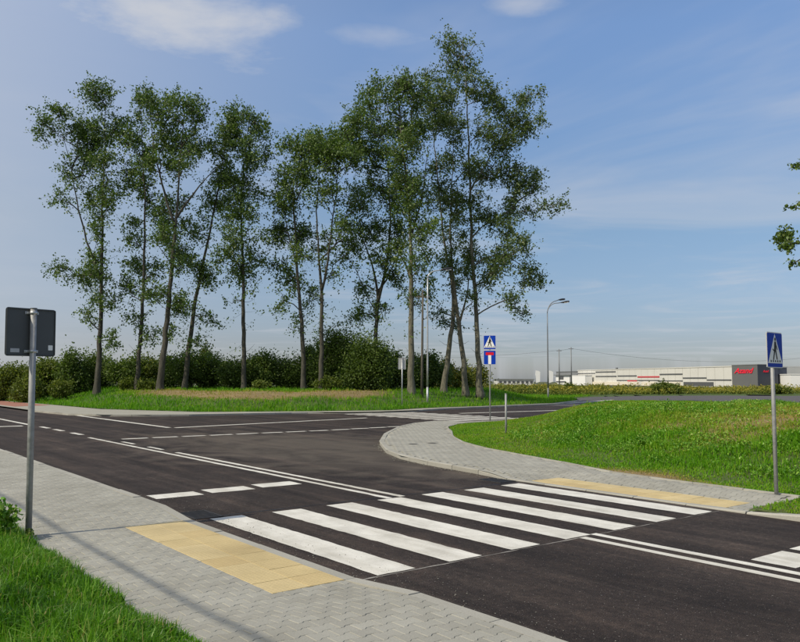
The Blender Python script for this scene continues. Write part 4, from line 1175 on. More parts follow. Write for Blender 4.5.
def build_tree(key, label, leaf='leaf', bark='bark', leaf_size=0.155, k_leaf=860, group='poplars in the row behind the junction', subs=9, depth=2.8, per_twig=11, twig_len=1.2, fill=1.0):
    T = TREES[key]
    t = thing('poplar_tree', label, 'tree', T['base'], 0, group)
    stems = []
    main = None
    for si, st in enumerate(T['stems']):
        yoff = 0.0 if si == 0 else rng.uniform(-1.2, 1.2)
        pts = []
        z0 = st[0][1]
        zs = st[-1][1] - z0 + 1e-6
        for (x, z, r) in st:
            f = max(0.0, (z - z0) / zs)
            pts.append((x, yoff * f + (0 if si == 0 else 0), z, r))
        Q = smooth_path(pts)
        Q[:, 0] += rng.normal(0, 0.03, len(Q))
        Q[:, 1] += np.cumsum(rng.normal(0, 0.06, len(Q)))
        if si:                                           # start on the main stem
            j = int(np.argmin(np.abs(main[:, 2] - Q[0, 2]) + np.abs(main[:, 0] - Q[0, 0])))
            Q[:, 1] += main[j, 1] - Q[0, 1]
            Q[0, :3] = main[j, :3]
        else:
            main = Q
        f_ = (Q[:, 2] - Q[0, 2]) / (Q[-1, 2] - Q[0, 2] + 1e-6)
        stems.append((Q[:, :3], Q[:, 3] * (0.82 - 0.28 * np.clip(f_ * 1.6, 0, 1))))
    b = MB()
    for si, (P, R) in enumerate(stems):
        R = np.array(R)
        if si == 0:
            P = P.copy()
            hgt = P[:, 2] - P[0, 2]
            R = R * (1 + 0.45 * np.exp(-hgt / 0.5))
            P = np.vstack([P[0] - [0, 0, 0.4], P])
            R = np.concatenate([[R[0]], R])
        b.tube(P, R, 10 if si == 0 else 7)
    tips, leaves, twigs = [], [], []
    cl = [(c[0], rng.uniform(-1, 1) * depth * 0.75, c[1], c[2] * 1.1, c[3] * 1.1, fill * (0.88 * c[4] + 0.12)) for c in T['clumps']]
    extra = []
    for a in range(len(cl)):                       # loose foliage bridging neighbouring boughs
        for c in range(a + 1, len(cl)):
            A_, C_ = cl[a], cl[c]
            d_ = math.hypot(A_[0] - C_[0], A_[2] - C_[2])
            if d_ < 1.05 * (A_[3] + C_[3]) and rng.random() < 0.8:
                f_ = rng.uniform(0.3, 0.7)
                extra.append((A_[0] + (C_[0] - A_[0]) * f_, A_[1] + (C_[1] - A_[1]) * f_, A_[2] + (C_[2] - A_[2]) * f_, 0.9 * (A_[3] + C_[3]) / 2, 0.9 * (A_[4] + C_[4]) / 2, 0.30 * min(A_[5], C_[5])))
    for (cx, cy, cz, rx, rz, dn) in cl + extra:
        ry = 0.5 * (rx + rz) * 1.25
        c = np.array([cx, cy, cz])
        n = int(k_leaf * dn * (rx * rz) ** 0.9)
        ns = max(2, int(subs * (rx * rz) ** 0.5))
        sub = unit(ns) * (rng.uniform(0.05, 1.0, ns) ** 0.45)[:, None] * np.array([rx, ry, rz]) * 0.85 + c
        tips += list(sub)
        nt_ = max(4, n // per_twig)
        w = rng.dirichlet(np.full(ns, 1.5))
        k_ = rng.choice(ns, nt_, p=w)
        root = sub[k_] + rng.normal(0, 0.16, (nt_, 3)) * np.array([rx, ry, rz])
        out_ = (root - c) / np.array([rx, ry, rz])
        dr_ = unit(nt_) + 0.45 * out_ + np.array([0, 0, 0.05])
        dr_ /= np.linalg.norm(dr_, axis=1, keepdims=True)
        ln_ = rng.uniform(0.35, 1.15, nt_) * twig_len * (0.6 + 0.4 * min(1.5, rx))
        end = root + dr_ * ln_[:, None]
        end[:, 2] -= 0.12 * ln_
        f_ = rng.uniform(0.1, 1.0, (nt_, per_twig)) ** 0.8
        L = root[:, None, :] + (end - root)[:, None, :] * f_[..., None] + rng.normal(0, 0.10 * twig_len, (nt_, per_twig, 3))
        leaves.append(L.reshape(-1, 3))
        for q in range(0, nt_, 3):
            twigs.append((sub[k_[q]], root[q], end[q]))
    br = skeleton(stems, np.array(tips))
    bb = b
    for P, R in br:
        bb.tube(P, R, 4, False)
    for a_, c_, e_ in twigs:
        bb.tube([a_, c_, e_], [0.012, 0.009, 0.004], 3, False)
    # bare twigs low on the stem
    P0 = stems[0][0]
    for i in range(7):
        j = int(rng.integers(len(P0) // 8, len(P0) // 2))
        a = rng.uniform(0, 2 * math.pi)
        d = np.array([math.cos(a), 0.6 * math.sin(a), rng.uniform(0.0, 0.7)])
        Lr = rng.uniform(0.5, 1.4)
        bb.tube([P0[j], P0[j] + d * Lr * 0.5 + rng.normal(0, 0.05, 3), P0[j] + d * Lr + [0, 0, 0.15]], [0.022, 0.014, 0.006], 4, False)
    for i in range(18):                            # thin growth up the stems
        j = int(rng.integers(len(P0) // 5, int(len(P0) * 0.9)))
        q = P0[j] + rng.normal(0, 0.45, 3)
        leaves.append(q + rng.normal(0, 0.28, (14, 3)))
        bb.tube([P0[j], q], [0.012, 0.005], 3, False)
    Lv = np.vstack(leaves)
    tint = np.clip(rng.beta(1.3, 2.0, len(Lv)) + 0.30 * (vnoise(Lv[:, 0] + 9, Lv[:, 2] + Lv[:, 1], 1.6) - 0.5), 0, 1)
    bb.build('trunk', M[bark], t)
    leaf_cloud('crown', Lv, leaf_size, M[leaf], t, tint, 0.85)
    return t

build_tree('t1', 'forked poplar with a side fork reaching left, leftmost of the tall trees')
build_tree('t2', 'slim straight poplar, second tall tree from the left', leaf_size=0.16)
build_tree('t3', 'stout poplar whose trunk splits three ways, third tall tree from the left')
build_tree('t4', 'poplar leaning to the right, fourth tall tree from the left')
build_tree('t5', 'straight dark poplar with bare lower trunk, standing alone left of the wide gap')
build_tree('t6', 'poplar right of the wide gap, left edge of the large tree group', fill=1.08)
build_tree('t7', 'poplar with a trunk forked into a V above the bushes', fill=1.08)
build_tree('t8', 'spreading poplar rising behind the big round bush', fill=1.08)
build_tree('t9', 'thick pale trunked poplar just left of the street lamp', bark='bark_pale', fill=1.08)
build_tree('t10', 'poplar with a trunk leaning right, first tree right of the street lamp', bark='bark_pale', leaf='leaf_grey', fill=1.08)
build_tree('t11', 'poplar with a forked pale trunk between the lamp and the blue signs', bark='bark_pale', leaf='leaf_grey', fill=1.08)
build_tree('t12', 'tallest poplar with long boughs reaching right, beside the blue double sign', bark='bark_pale', leaf='leaf_grey', fill=1.08)
build_tree('t13', 'tree at the right picture edge, only its leafy twigs in view', leaf_size=0.10, k_leaf=2600, subs=7, depth=1.2, twig_len=0.5, group='trees standing apart')

def build_shrub(i, x, y, z, h, hw, label, leaf, size=0.17, dens=1.0, name='shrub'):
    t = thing(name, label, 'shrub', (x, y, z), 0, 'shrubs under the trees')
    ns = int(9 + 5 * h * hw ** 0.5)
    u = unit(ns)
    u[:, 2] = np.abs(u[:, 2])
    rad = rng.uniform(0.35, 0.98, ns)[:, None]
    sub = u * rad * np.array([hw, hw * 0.8, h * 0.62]) + np.array([0, 0, h * 0.34])
    sub[:, 2] = np.where(rng.random(ns) < 0.35, rng.uniform(0.15, 0.5, ns) * h, sub[:, 2])
    b = MB()
    base = [rng.normal(0, 0.03, 3) * [1, 0.8, 0] for _ in range(5)]
    for k, s in enumerate(sub):
        a = base[k % 5]
        m = a + (s - a) * 0.5 + np.array([0, 0, 0.12 * h])
        b.tube([a - [0, 0, 0.15], m, s], [0.035, 0.022, 0.008], 4, False)
    b.build('stems', M['bark'], t)
    per = int(115 * dens * (h * hw * 1.2 + 1.5) / (0.25 * ns + 2) * 4.2)
    L = (sub[:, None, :] + rng.normal(0, 1, (ns, per, 3)) * np.array([hw * 0.22, hw * 0.2, h * 0.11]) * rng.uniform(0.45, 1.5, (ns, 1, 1))).reshape(-1, 3)
    L = L[L[:, 2] > 0.02]
    # a few shoots stand out of the outline
    sh = []
    for k in range(34):
        a = sub[int(rng.integers(ns))]
        tip = a + np.array([rng.normal(0, 0.45), rng.normal(0, 0.3), rng.uniform(0.3, 1.25)]) * min(1.1, h / 2.6)
        sh.append(a + (tip - a) * rng.uniform(0, 1, (20, 1)) + rng.normal(0, 0.09, (20, 3)))
    L = np.vstack([L] + sh)
    tint = np.clip(rng.beta(1.8, 2.6, len(L)) + 0.3 * (vnoise(L[:, 0] + 3 * i, L[:, 2], 0.8) - 0.5), 0, 1)
    leaf_cloud('foliage', L, size, M[leaf], t, tint, 0.75, 0.3)
    return t

SHRUB_LABELS = [
    ('olive shrub at the far left edge of the hedge, left of the grey sign', 'leaf_olive'), ('olive green shrub right behind the back of the grey sign', 'leaf_olive'), ('bushy shrub just right of the grey sign pole', 'leaf_olive'), ('dark pointed shrub with upright shoots left of the leftmost poplar', 'leaf_dark'),
    ('shrub behind the trunk of the leftmost poplar', 'leaf_dark'), ('shrub between the first and second poplars from the left', 'leaf_dark'), ('shrub behind the second poplar from the left', 'leaf_olive'), ('shrub at the foot of the third poplar from the left', 'leaf_dark'),
    ('broad dark shrub right of the third poplar from the left', 'leaf_dark'), ('dark shrub below the poplar that leans right', 'leaf_dark'), ('dark shrub hiding the foot of the lone straight poplar', 'leaf_dark'), ('dark shrub in the middle of the wide gap between the tree groups', 'leaf_dark'),
    ('dark shrub at the right end of the gap, left of the poplar group', 'leaf_dark'), ('shrub between the two trunks left of the big round bush', 'leaf_dark'), ('big round dark bush, tallest of the undergrowth', 'leaf_dark'), ('tall dark bush overlapping the right side of the big round bush', 'leaf_dark'),
    ('dark bush behind the small white backed sign', 'leaf_dark'), ('dark bush behind the street lamp', 'leaf_dark'), ('small light shrub in front of the hedge near the second poplar', 'leaf_olive'), ('small olive shrub before the hedge in the wide gap', 'leaf_olive'),
    ('bright yellow green treetop peeping over the hedge', 'leaf_yellow'), ('low olive shrub before the hedge right of the grey sign', 'leaf_olive'), ('low light shrub in front of the pointed dark shrub', 'leaf_olive'), ('low olive shrub before the big round bush', 'leaf_olive'), ('tiny light shrub before the third poplar', 'leaf_olive')]
for i, (sx, sy, sz, sh_, hw) in enumerate(SHRUBS):
    lab, lf = SHRUB_LABELS[i]
    build_shrub(i, sx, sy, sz, sh_, hw, lab, lf)
for i, (x, y, h, hw, lab) in enumerate([(4.6, 76, 3.0, 1.3, 'yellowish bush between the two trunks right of the street lamp'), (7.4, 78, 2.6, 1.4, 'low yellowish bush behind the pole of the blue double sign'), (6.0, 74, 2.2, 1.0, 'small yellowish bush behind the forked pale trunk')]):
    build_shrub(60 + i, x, y, float(z_far(np.array([[x, y]]))[0]) - 0.05, h, hw, lab, 'goldenrod', 0.17, 0.8)
# scattered darker bushes in the goldenrod
for i, (x, y, h, hw, lab) in enumerate([(41.5, 121, 2.0, 2.4, 'dark green bush in the goldenrod below the red factory stripe'), (62, 126, 1.5, 1.8, 'low green bush in the goldenrod below the grey factory block'), (24.5, 112, 1.4, 1.2, 'small green bush at the far road edge right of the lamp')]):
    build_shrub(40 + i, x, y, 0.1, h, hw, lab, 'leaf_olive', 0.25, 0.6)
# tall weed on the crest of the mound
x, y = 8.2, 23.6
uvp = to_uv(np.array([[x, y]]))
leafy_weed('leafy_weed', 'tall stalky weed sticking up on the crest of the grass bank', uvp[0, 0], uvp[0, 1], float(z_mound(uvp)[0]), 0.55, 150, 0.06)
for i, (u, v, lab) in enumerate([(2.5, 13.2, 'leafy weed clump on the bank left of the bare patch'), (-1.0, 12.0, 'bushy weed clump low on the green bank'), (6.5, 12.0, 'leafy weed clump on the bank near the right sign')]):
    leafy_weed('leafy_weed', lab, u, v, float(z_mound(np.array([[u, v]]))[0]), 0.3, 110, 0.07)
n = 420
pu, pv = rng.uniform(-8, 14, n), rng.uniform(12.5, 19, n)
k = inpoly(np.c_[pu, pv], MPOLY) & (vnoise(pu, pv, 1.5) > 0.35)
pu, pv = pu[k], pv[k]
Ps = uvz(pu, pv, 0.0); Ps[:, 2] = z_mound(np.c_[pu, pv])
Hs = rng.uniform(0.12, 0.38, len(pu))
sk = [p + np.c_[rng.normal(0, 0.035, 14), rng.normal(0, 0.035, 14), rng.uniform(0.03, h_, 14)] for p, h_ in zip(Ps, Hs)]
sk = np.vstack(sk)
tag(leaf_cloud('crest_weeds', sk, 0.06, M['grass_mound'], None, np.clip(rng.normal(0.66, 0.16, len(sk)), 0, 1), 0.5), 'dry yellowish weed stalks along the crest of the bank', 'weeds', kind='stuff')
# pale stones on the dry part of the bank
def stone(u, v, s, lab):
    bm = bmesh.new()
    bmesh.ops.create_icosphere(bm, subdivisions=2, radius=s)
    for w in bm.verts:
        w.co *= rng.uniform(0.8, 1.15)
        w.co.z *= 0.6
    me = bpy.data.meshes.new('stone')
    bm.to_mesh(me); bm.free()
    me.materials.append(M['stone'])
    o = link(bpy.data.objects.new('stone', me))
    x, y = rd(u, v)
    o.location = (x, y, float(z_mound(np.array([[u, v]]))[0]) + s * 0.35)
    tag(o, lab, 'stone', 'pale stones on the bank')
stone(5.4, 14.6, 0.07, 'pale stone on the bare earth patch, lower left of the pair near the crest')
stone(5.3, 17.3, 0.09, 'larger pale stone near the crest above the bare patch')
stone(6.2, 17.0, 0.06, 'small pale stone right of the larger one near the crest')
stone(7.9, 16.2, 0.07, 'pale stone near the crest right beside the right sign pole')

# ------------------------------------------------------------------ signs and posts
def rounded_rect(w, z0, z1, r=0.03, n=5):
    pts = []
    for cx, cz, a0 in ((w / 2 - r, z0 + r, -90), (w / 2 - r, z1 - r, 0), (-w / 2 + r, z1 - r, 90), (-w / 2 + r, z0 + r, 180)):
        for k in range(n):
            a = math.radians(a0 + 90 * k / (n - 1))
            pts.append((cx + r * math.cos(a), cz + r * math.sin(a)))
    return pts

def crossing_face(parent, w, z0, z1, yf):
    """white triangle with the walking figure, printed on the front (-y side)"""
    h = z1 - z0
    b = MB().plate([(-w * 0.46, z0 + h * 0.13), (w * 0.46, z0 + h * 0.13), (0.0, z0 + h * 0.95)], yf - 0.002, yf)
    b.build('white_triangle', M['sign_white'], parent)
    p = MB()
    S = h * 0.70
    zc = z0 + h * 0.15
    y0, y1 = yf - 0.004, yf - 0.002
    def quad(*q):
        p.plate([(x * S, zc + z * S) for x, z in q], y0, y1)
    head = [(0.02 + 0.065 * math.cos(2 * math.pi * k / 10), 0.93 + 0.075 * math.sin(2 * math.pi * k / 10)) for k in range(10)]
    quad(*head)
    quad((-0.09, 0.50), (0.10, 0.48), (0.11, 0.80), (0.04, 0.86), (-0.05, 0.82))          # torso
    quad((-0.09, 0.50), (-0.21, 0.56), (-0.23, 0.52), (-0.07, 0.42))                        # arms
    quad((0.10, 0.76), (0.09, 0.66), (0.19, 0.50), (0.23, 0.53))
    quad((-0.09, 0.50), (-0.20, 0.12), (-0.13, 0.10), (0.02, 0.49))                         # legs
    quad((0.00, 0.49), (0.12, 0.12), (0.21, 0.12), (0.10, 0.48))
    for k in range(5):                                                                      # zebra under the feet
        x = -0.42 + 0.20 * k
        quad((x - 0.02, 0.02), (x + 0.09, 0.02), (x + 0.07, 0.10), (x, 0.10))
    p.build('walking_figure', M['sign_black'], parent)

def dead_end_face(parent, w, z0, z1, yf):
    h = z1 - z0
    MB().plate(rounded_rect(w * 0.24, z0 + h * 0.04, z0 + h * 0.62, 0.004, 2), yf - 0.002, yf).build('white_stem', M['sign_white'], parent)
    MB().plate(rounded_rect(w * 0.64, z0 + h * 0.66, z0 + h * 0.86, 0.004, 2), yf - 0.002, yf).build('red_bar', M['sign_red'], parent)
    MB().plate(rounded_rect(w * 0.24, z0 + h * 0.62, z0 + h * 0.655, 0.004, 2), yf - 0.002, yf).build('white_gap', M['sign_white'], parent)

def sign_post(name, label, loc, rz, top, plates, pole_r=0.03, pole_mat='galv', back='sign_back', w=0.6, bands=True, lean=0.0):
    """plates: (z0, z1, kind). The face looks along local -y; the pole stands behind it."""
    t = thing(name, label, 'road sign', loc, rz)
    t.rotation_euler = (Matrix.Rotation(lean, 3, 'Y') @ Matrix.Rotation(rz, 3, 'Z')).to_euler()
    pl = MB().tube([(0, 0, -0.3), (0, 0, top * 0.5), (0, 0, top)], pole_r, 14).build('pole', M[pole_mat], t)
    MB().tube([(0, 0, top), (0, 0, top + 0.012)], pole_r * 1.08, 14).build('pole_cap', M['sign_back'], pl)
    yb = -pole_r - 0.012
    for z0, z1, kind in plates:
        pm = MB().plate(rounded_rect(w, z0, z1, 0.035), yb - 0.004, yb).build('plate', M[back], t)
        # folded rim on the rear
        rim = MB()
        rim.box(-w / 2 + 0.012, w / 2 - 0.012, yb, yb + 0.014, z1 - 0.016, z1 - 0.012)
        rim.box(-w / 2 + 0.012, w / 2 - 0.012, yb, yb + 0.014, z0 + 0.012, z0 + 0.016)
        rim.box(-w / 2 + 0.010, -w / 2 + 0.014, yb, yb + 0.014, z0 + 0.014, z1 - 0.014)
        rim.box(w / 2 - 0.014, w / 2 - 0.010, yb, yb + 0.014, z0 + 0.014, z1 - 0.014)
        rim.build('rim', M[back], pm)
        fc = MB().plate(rounded_rect(w - 0.012, z0 + 0.006, z1 - 0.006, 0.03), yb - 0.0065, yb - 0.004).build('face', M['sign_white'], pm)
        MB().plate(rounded_rect(w - 0.03, z0 + 0.015, z1 - 0.015, 0.025), yb - 0.0085, yb - 0.0065).build('blue_field', M['sign_blue'], pm)
        (crossing_face if kind == 'crossing' else dead_end_face)(pm, w, z0, z1, yb - 0.0085)
        for zc in ((z0 + 0.06, z1 - 0.06) if bands else ()):
            cl = MB()
            cl.tube([(0, 0, zc - 0.018), (0, 0, zc + 0.018)], pole_r + 0.006, 14)
            cl.box(-pole_r - 0.05, pole_r + 0.05, yb + 0.001, yb + 0.012, zc - 0.016, zc + 0.016)
            cb = cl.build('clamp', M['galv'], t)
            for sx in (-1, 1):
                MB().tube([(sx * (pole_r + 0.032), yb + 0.012, zc), (sx * (pole_r + 0.032), yb + 0.03, zc)], 0.007, 6).build('bolt', M['galv'], cb)
    return t

# left sign: seen from behind, faces the traffic coming down the main road
xl, yl = -4.62, 9.72
sl = sign_post('road_sign', 'dark grey back of a square road sign on a steel pole, left foreground', (xl, yl, 0.07), ANG - math.pi / 2 + 0.28, 2.80, [(2.20, 2.81, 'crossing')], 0.039, 'galv_dull', 'sign_back', 0.66, lean=-0.019)
for ch in list(sl.children):
    if ch.name.startswith('plate'):
        yb = -0.039 - 0.012
        MB().plate(rounded_rect(0.115, 2.245, 2.295, 0.004, 2), yb + 0.001, yb + 0.003).build('sticker', M['sticker'], ch).location = (0.205, 0, 0)
        MB().plate(rounded_rect(0.06, 2.28, 2.345, 0.004, 2), yb + 0.001, yb + 0.003).build('sticker', M['sign_white'], ch).location = (-0.262, 0, 0)
# right sign: pedestrian crossing, turned towards the traffic from the right
sign_post('road_sign', 'dark blue pedestrian crossing sign turned sideways on a pole at the right edge', (6.37, 13.1, 0.09), ANG + math.pi / 2 + 0.04, 2.72, [(2.14, 2.75, 'crossing')], 0.033, 'galv_dull', 'sign_back_light', 0.6)
# double sign at the side road
sign_post('road_sign', 'bright blue crossing and dead end signs stacked on one pole by the poplars', (4.47, 38.0, 0.02), -0.25, 4.2, [(3.53, 4.24, 'crossing'), (2.78, 3.49, 'dead_end')], 0.035, 'galv_dull', 'sign_back_light', 0.62)
# small sign across the road seen from behind
sign_post('road_sign', 'small light grey sign back on a thin pole left of the street lamp', (0.16, 52.0, 0.09), math.pi + 0.15, 3.38, [(2.66, 3.45, 'crossing')], 0.035, 'galv', 'sign_back_light', 0.52)

# short steel marker post in the grass
x, y = 3.69, 26.7
mz = float(z_mound(to_uv(np.array([[x, y]])))[0])
mp_ = thing('marker_post', 'short bare steel post standing in the grass corner', 'post', (x, y, mz), 0.2)
MB().tube([(0, 0, -0.2), (0, 0, 1.38)], 0.036, 12).build('pole', M['galv_dull'], mp_)
MB().tube([(0, 0, 1.38), (0, 0, 1.40)], 0.04, 12).build('pole_cap', M['galv_dull'], mp_)

# ------------------------------------------------------------------ street lamps
def lamp(label, loc, rz, h, reach, heads, mat, hrise):
    t = thing('street_lamp', label, 'street lamp', loc, rz, 'street lamps of the side road')
    MB().tube([(0, 0, -0.3), (0, 0, 1.2)], [0.085, 0.082], 14).build('base', M[mat], t)
    pts, rr = [], []
    for k in range(6):
        pts.append((0, 0, 1.2 + (h - 1.2) * k / 5)); rr.append(0.078 - 0.03 * k / 5)
    MB().tube(pts, rr, 12).build('pole', M[mat], t)
    for (a, dz) in heads:
        A = []
        for k in range(9):
            f = k / 8
            th = f * math.pi / 2
            A.append((reach * 0.75 * (1 - math.cos(th)), 0, h + hrise * math.sin(th)))
        A.append((reach, 0, h + hrise + 0.08))
        R = np.array([(p[0] * math.cos(a), p[0] * math.sin(a), p[2] + dz * p[0] / reach) for p in A])
        arm = MB().tube(R, 0.042, 8).build('arm', M[mat], t)
        e = R[-1]
        hd = MB()
        d = np.array([math.cos(a), math.sin(a), 0.14])
        hd.tube([e - d * 0.05, e + d * 0.12, e + d * 0.45, e + d * 0.78, e + d * 0.85], [0.05, 0.085, 0.12, 0.095, 0.03], 10)
        ho = hd.build('lamp_head', M['lamp_dark'], t)
        s = np.array([-math.sin(a), math.cos(a), 0])
        q = [e + d * 0.3 - s * 0.08, e + d * 0.72 - s * 0.08, e + d * 0.72 + s * 0.08, e + d * 0.3 + s * 0.08]
        gl = MB().add([tuple(p + np.array([0, 0, -0.115])) for p in q] + [tuple(p + np.array([0, 0, -0.06])) for p in q], [(3, 2, 1, 0), (4, 5, 6, 7), (0, 1, 5, 4), (1, 2, 6, 5), (2, 3, 7, 6), (3, 0, 4, 7)])
        gl.build('glass', M['sign_white'], ho)
z1 = float(z_far(np.array([[2.1, 58.0]]))[0])
lamp('pale steel street lamp with curved arm in front of the poplars', (2.1, 58.0, z1), 0.0, 9.5, 1.1, [(0.15, 0.0)], 'galv', 0.6)
z2 = float(z_far(np.array([[15.85, 82.0]]))[0])
lamp('dark street lamp with two arms standing clear against the sky', (15.85, 82.0, 0.1), 0.0, 9.2, 1.5, [(0.42, 0.25), (-0.25, -0.15)], 'dark_pole', 1.2)

# weathered utility pole behind the first lamp
z3 = float(z_far(np.array([[1.75, 60.5]]))[0])
up_ = thing('utility_pole', 'thin weathered pole close to the left of the street lamp', 'pole', (1.75, 60.5, z3), 0)
MB().tube([(0, 0, -0.3), (0.02, 0, 4), (0.05, 0, 8.5)], [0.11, 0.095, 0.075], 10).build('shaft', M['wood'], up_)
MB().box(-0.5, 0.6, -0.04, 0.04, 7.9, 8.0).build('crossarm', M['wood'], up_)

# ------------------------------------------------------------------ small ironwork in the road and pavement
def drain(u, v, lab):
    x, y = rd(u, v)
    t = thing('drain_grate', lab, 'drain', (x, y, 0.0), ANG, 'road drains beside the zebra')
    MB().box(-0.30, 0.30, -0.20, 0.20, 0.0015, 0.006).build('pit_shade', M['tar'], t)  # black sheet on the asphalt, standing in for the shade below the bars
    fr = MB()
    fr.box(-0.32, 0.32, -0.22, -0.19, 0.001, 0.013); fr.box(-0.32, 0.32, 0.19, 0.22, 0.001, 0.013)
    fr.box(-0.32, -0.29, -0.19, 0.19, 0.001, 0.012); fr.box(0.29, 0.32, -0.19, 0.19, 0.001, 0.012)
    fr.build('frame', M['iron'], t)
    for k in range(8):
        MB().box(-0.255 + 0.07 * k, -0.225 + 0.07 * k, -0.189, 0.189, 0.004, 0.011).build('bar', M['iron'], t)
drain(-0.38, 0.02, 'dark iron drain grate at the near kerb by the first zebra stripe')
drain(-0.55, 6.36, 'dark iron drain grate at the right kerb by the last zebra stripe')
for (u, v, lab) in ((-7.36, 9.79, 'left of two small iron valve covers in the right pavement'), (-7.31, 10.49, 'right of two small iron valve covers in the right pavement')):
    x, y = rd(u, v)
    t = thing('valve_cover', lab, 'valve cover', (x, y, 0.1), ANG, 'valve covers in the pavement')
    MB().tube([(0, 0, -0.02), (0, 0, 0.006)], 0.17, 16).build('collar', M['bed'], t)
    MB().tube([(0, 0, 0.0), (0, 0, 0.009)], 0.125, 16).build('lid', M['iron'], t)
# crumbs of asphalt and soil along the kerbs
n = 1500
side = rng.random(n)
pu = np.where(side < 0.35, rng.uniform(-9, -0.6, n), rng.uniform(-3, 14, n))
pv = np.where(side < 0.35, np.interp(pu, [-9, -6.5, -5, -3.6, -1.8, -0.6], [9.76, 8.12, 7.43, 7.07, 6.85, 6.62]) - np.abs(rng.normal(0, 0.10, n)) - 0.02, -0.22 + np.abs(rng.normal(0, 0.35, n)))
Pg = uvz(pu, pv, 0.006)
V, Lo = [], []
s = np.abs(rng.normal(0.008, 0.006, n)).clip(0.003, 0.03) * np.where(side < 0.35, 0.9, 0.45)
oct_ = np.array([(1, 0, 0), (0, 1, 0), (-1, 0, 0), (0, -1, 0), (0, 0, 0.8), (0, 0, -0.8)], float)
of = np.array([(0, 1, 4), (1, 2, 4), (2, 3, 4), (3, 0, 4), (1, 0, 5), (2, 1, 5), (3, 2, 5), (0, 3, 5)])
V = (Pg[:, None, :] + oct_[None] * s[:, None, None] * rng.uniform(0.6, 1.4, (n, 6, 1))).reshape(-1, 3)
Lo = (np.arange(n)[:, None, None] * 6 + of[None]).ravel()
cr = raw_mesh('road_crumbs', V, Lo, np.full(n * 8, 3), M['bed'], None, np.repeat(rng.random(n), 8))
tag(cr, 'small crumbs of stone and soil lying along the kerbs', 'gravel', kind='stuff')

# ------------------------------------------------------------------ factory beyond the field
fac = thing('factory_hall', 'long pale factory hall with grey window bands beyond the goldenrod', 'building', (110.5, 475, 0), -1.34702)
FL = 148.7
fw_ = MB().box(-0.2, FL, 0.0, 60, -0.3, 8.75).build('wall', M['panel'], fac)
MB().box(-0.5, FL + 0.02, -0.35, 60.3, 8.75, 9.15).build('roof', M['panel'], fac)
np_ = 24
for k in range(np_):                                    # wall panels, each proud of the frame behind
    a, c = FL * k / np_ + 0.09, FL * (k + 1) / np_ - 0.09
    MB().box(a, c, -0.16, -0.002, 0.0, 8.7).build('panel', M['panel'], fac)
def fband(a, c, z0, z1, mat, name='window_band', y=-0.30):
    return MB().box(a, c, y, -0.165, z0, z1).build(name, M[mat], fac)
fband(23.6, 47.3, 7.3, 7.95, 'band'); fband(23.6, 48.3, 4.75, 5.4, 'band'); fband(49.4, 69.7, 4.9, 5.55, 'band')
fband(91.8, 111.6, 5.5, 6.15, 'band'); fband(111.8, 130.3, 3.65, 4.25, 'band'); fband(130.5, 147.8, 2.75, 3.3, 'band')
fband(48.4, 91.5, 2.5, 3.05, 'band'); fband(91.7, 111.5, 2.3, 2.85, 'band'); fband(112.3, 135.3, 0.3, 2.1, 'band', 'loading_door')
fband(0, 23.0, 6.7, 7.2, 'band'); fband(70.6, 91.6, 4.25, 5.0, 'red', 'red_band'); fband(0.2, 6.0, 4.5, 5.5, 'red', 'red_band')
fband(60, 70, 2.3, 2.9, 'red', 'red_band', -0.34)
for k, (a, c) in enumerate(((15.7, 34), (36, 52), (53, 72), (76, 88), (95, 110))):
    fband(a, c, 0.1, 2.0, 'panel_cream', 'loading_bay', -1.2)
MB().tube([(30, 10, 9.1), (30, 10, 10.2)], 0.7, 10).build('roof_vent', M['lamp_dark'], fac)
wb = thing('delivery_block', 'plain white block in front of the left end of the factory hall', 'building', (110.5, 475, 0), -1.34702)
MB().box(4, 21.5, -6, -1.5, -0.2, 5.7).build('wall', M['panel_white'], wb)
MB().box(3.8, 21.7, -6.2, -1.4, 5.7, 5.9).build('roof', M['panel_white'], wb)
# office at the left end
off = thing('factory_office', 'white and grey flat roofed office at the left end of the factory', 'building', (110.5, 475, 0), -1.34702)
MB().box(-34, -1.0, 0.5, 30, -0.2, 6.0).build('wall', M['panel_white'], off)
MB().box(-35, -0.6, -0.6, 30, 6.0, 6.5).build('canopy', M['roof'], off)
MB().box(-34, -1.0, 0.8, 30, 6.5, 8.3).build('upper_storey', M['roof'], off)
MB().box(-34.3, -0.8, 0.5, 30, 8.3, 8.6).build('roof', M['roof'], off)
MB().box(-12.5, -1.2, 0.2, 0.498, 0, 5.9).build('glazing', M['roof'], off)
MB().box(-29, -22, 0.2, 0.498, 3.5, 5.5).build('window', M['band'], off)
MB().box(-33, -19, 0.2, 0.498, 1.6, 2.3).build('window', M['band'], off)
# grey block with the red name
gbk = thing('grey_block', 'grey block with red lettering at the right end of the factory', 'building', (110.5, 475, 0), -1.34702)
MB().box(FL + 0.05, 165, -0.6, 9.0, -0.2, 9.3).build('wall', M['panel_grey'], gbk)
MB().box(165.0, 165.25, -0.55, 8.9, -0.2, 9.25).build('shaded_side_wall', M['panel_shaded'], gbk)  # sheet over the side face, coloured darker to paint in its shade
MB().box(FL, 165.3, -0.75, 9.2, 9.3, 9.5).build('roof', M['roof'], gbk)
cu_ = bpy.data.curves.new('red_lettering', 'FONT')
cu_.body = 'Azand'
cu_.size = 3.6
cu_.shear = 0.35
cu_.extrude = 0.08
cu_.offset = 0.07
cu_.align_x = 'CENTER'
tmp = bpy.data.objects.new('tmp', cu_)
C.objects.link(tmp)
bpy.context.view_layer.update()
lm = bpy.data.meshes.new_from_object(tmp.evaluated_get(bpy.context.evaluated_depsgraph_get()))
bpy.data.objects.remove(tmp)
lm.materials.clear()
lm.materials.append(M['red_sign'])
xs_ = [v.co.x for v in lm.vertices]
wtxt = max(xs_) - min(xs_)
let = link(bpy.data.objects.new('red_lettering', lm), gbk)
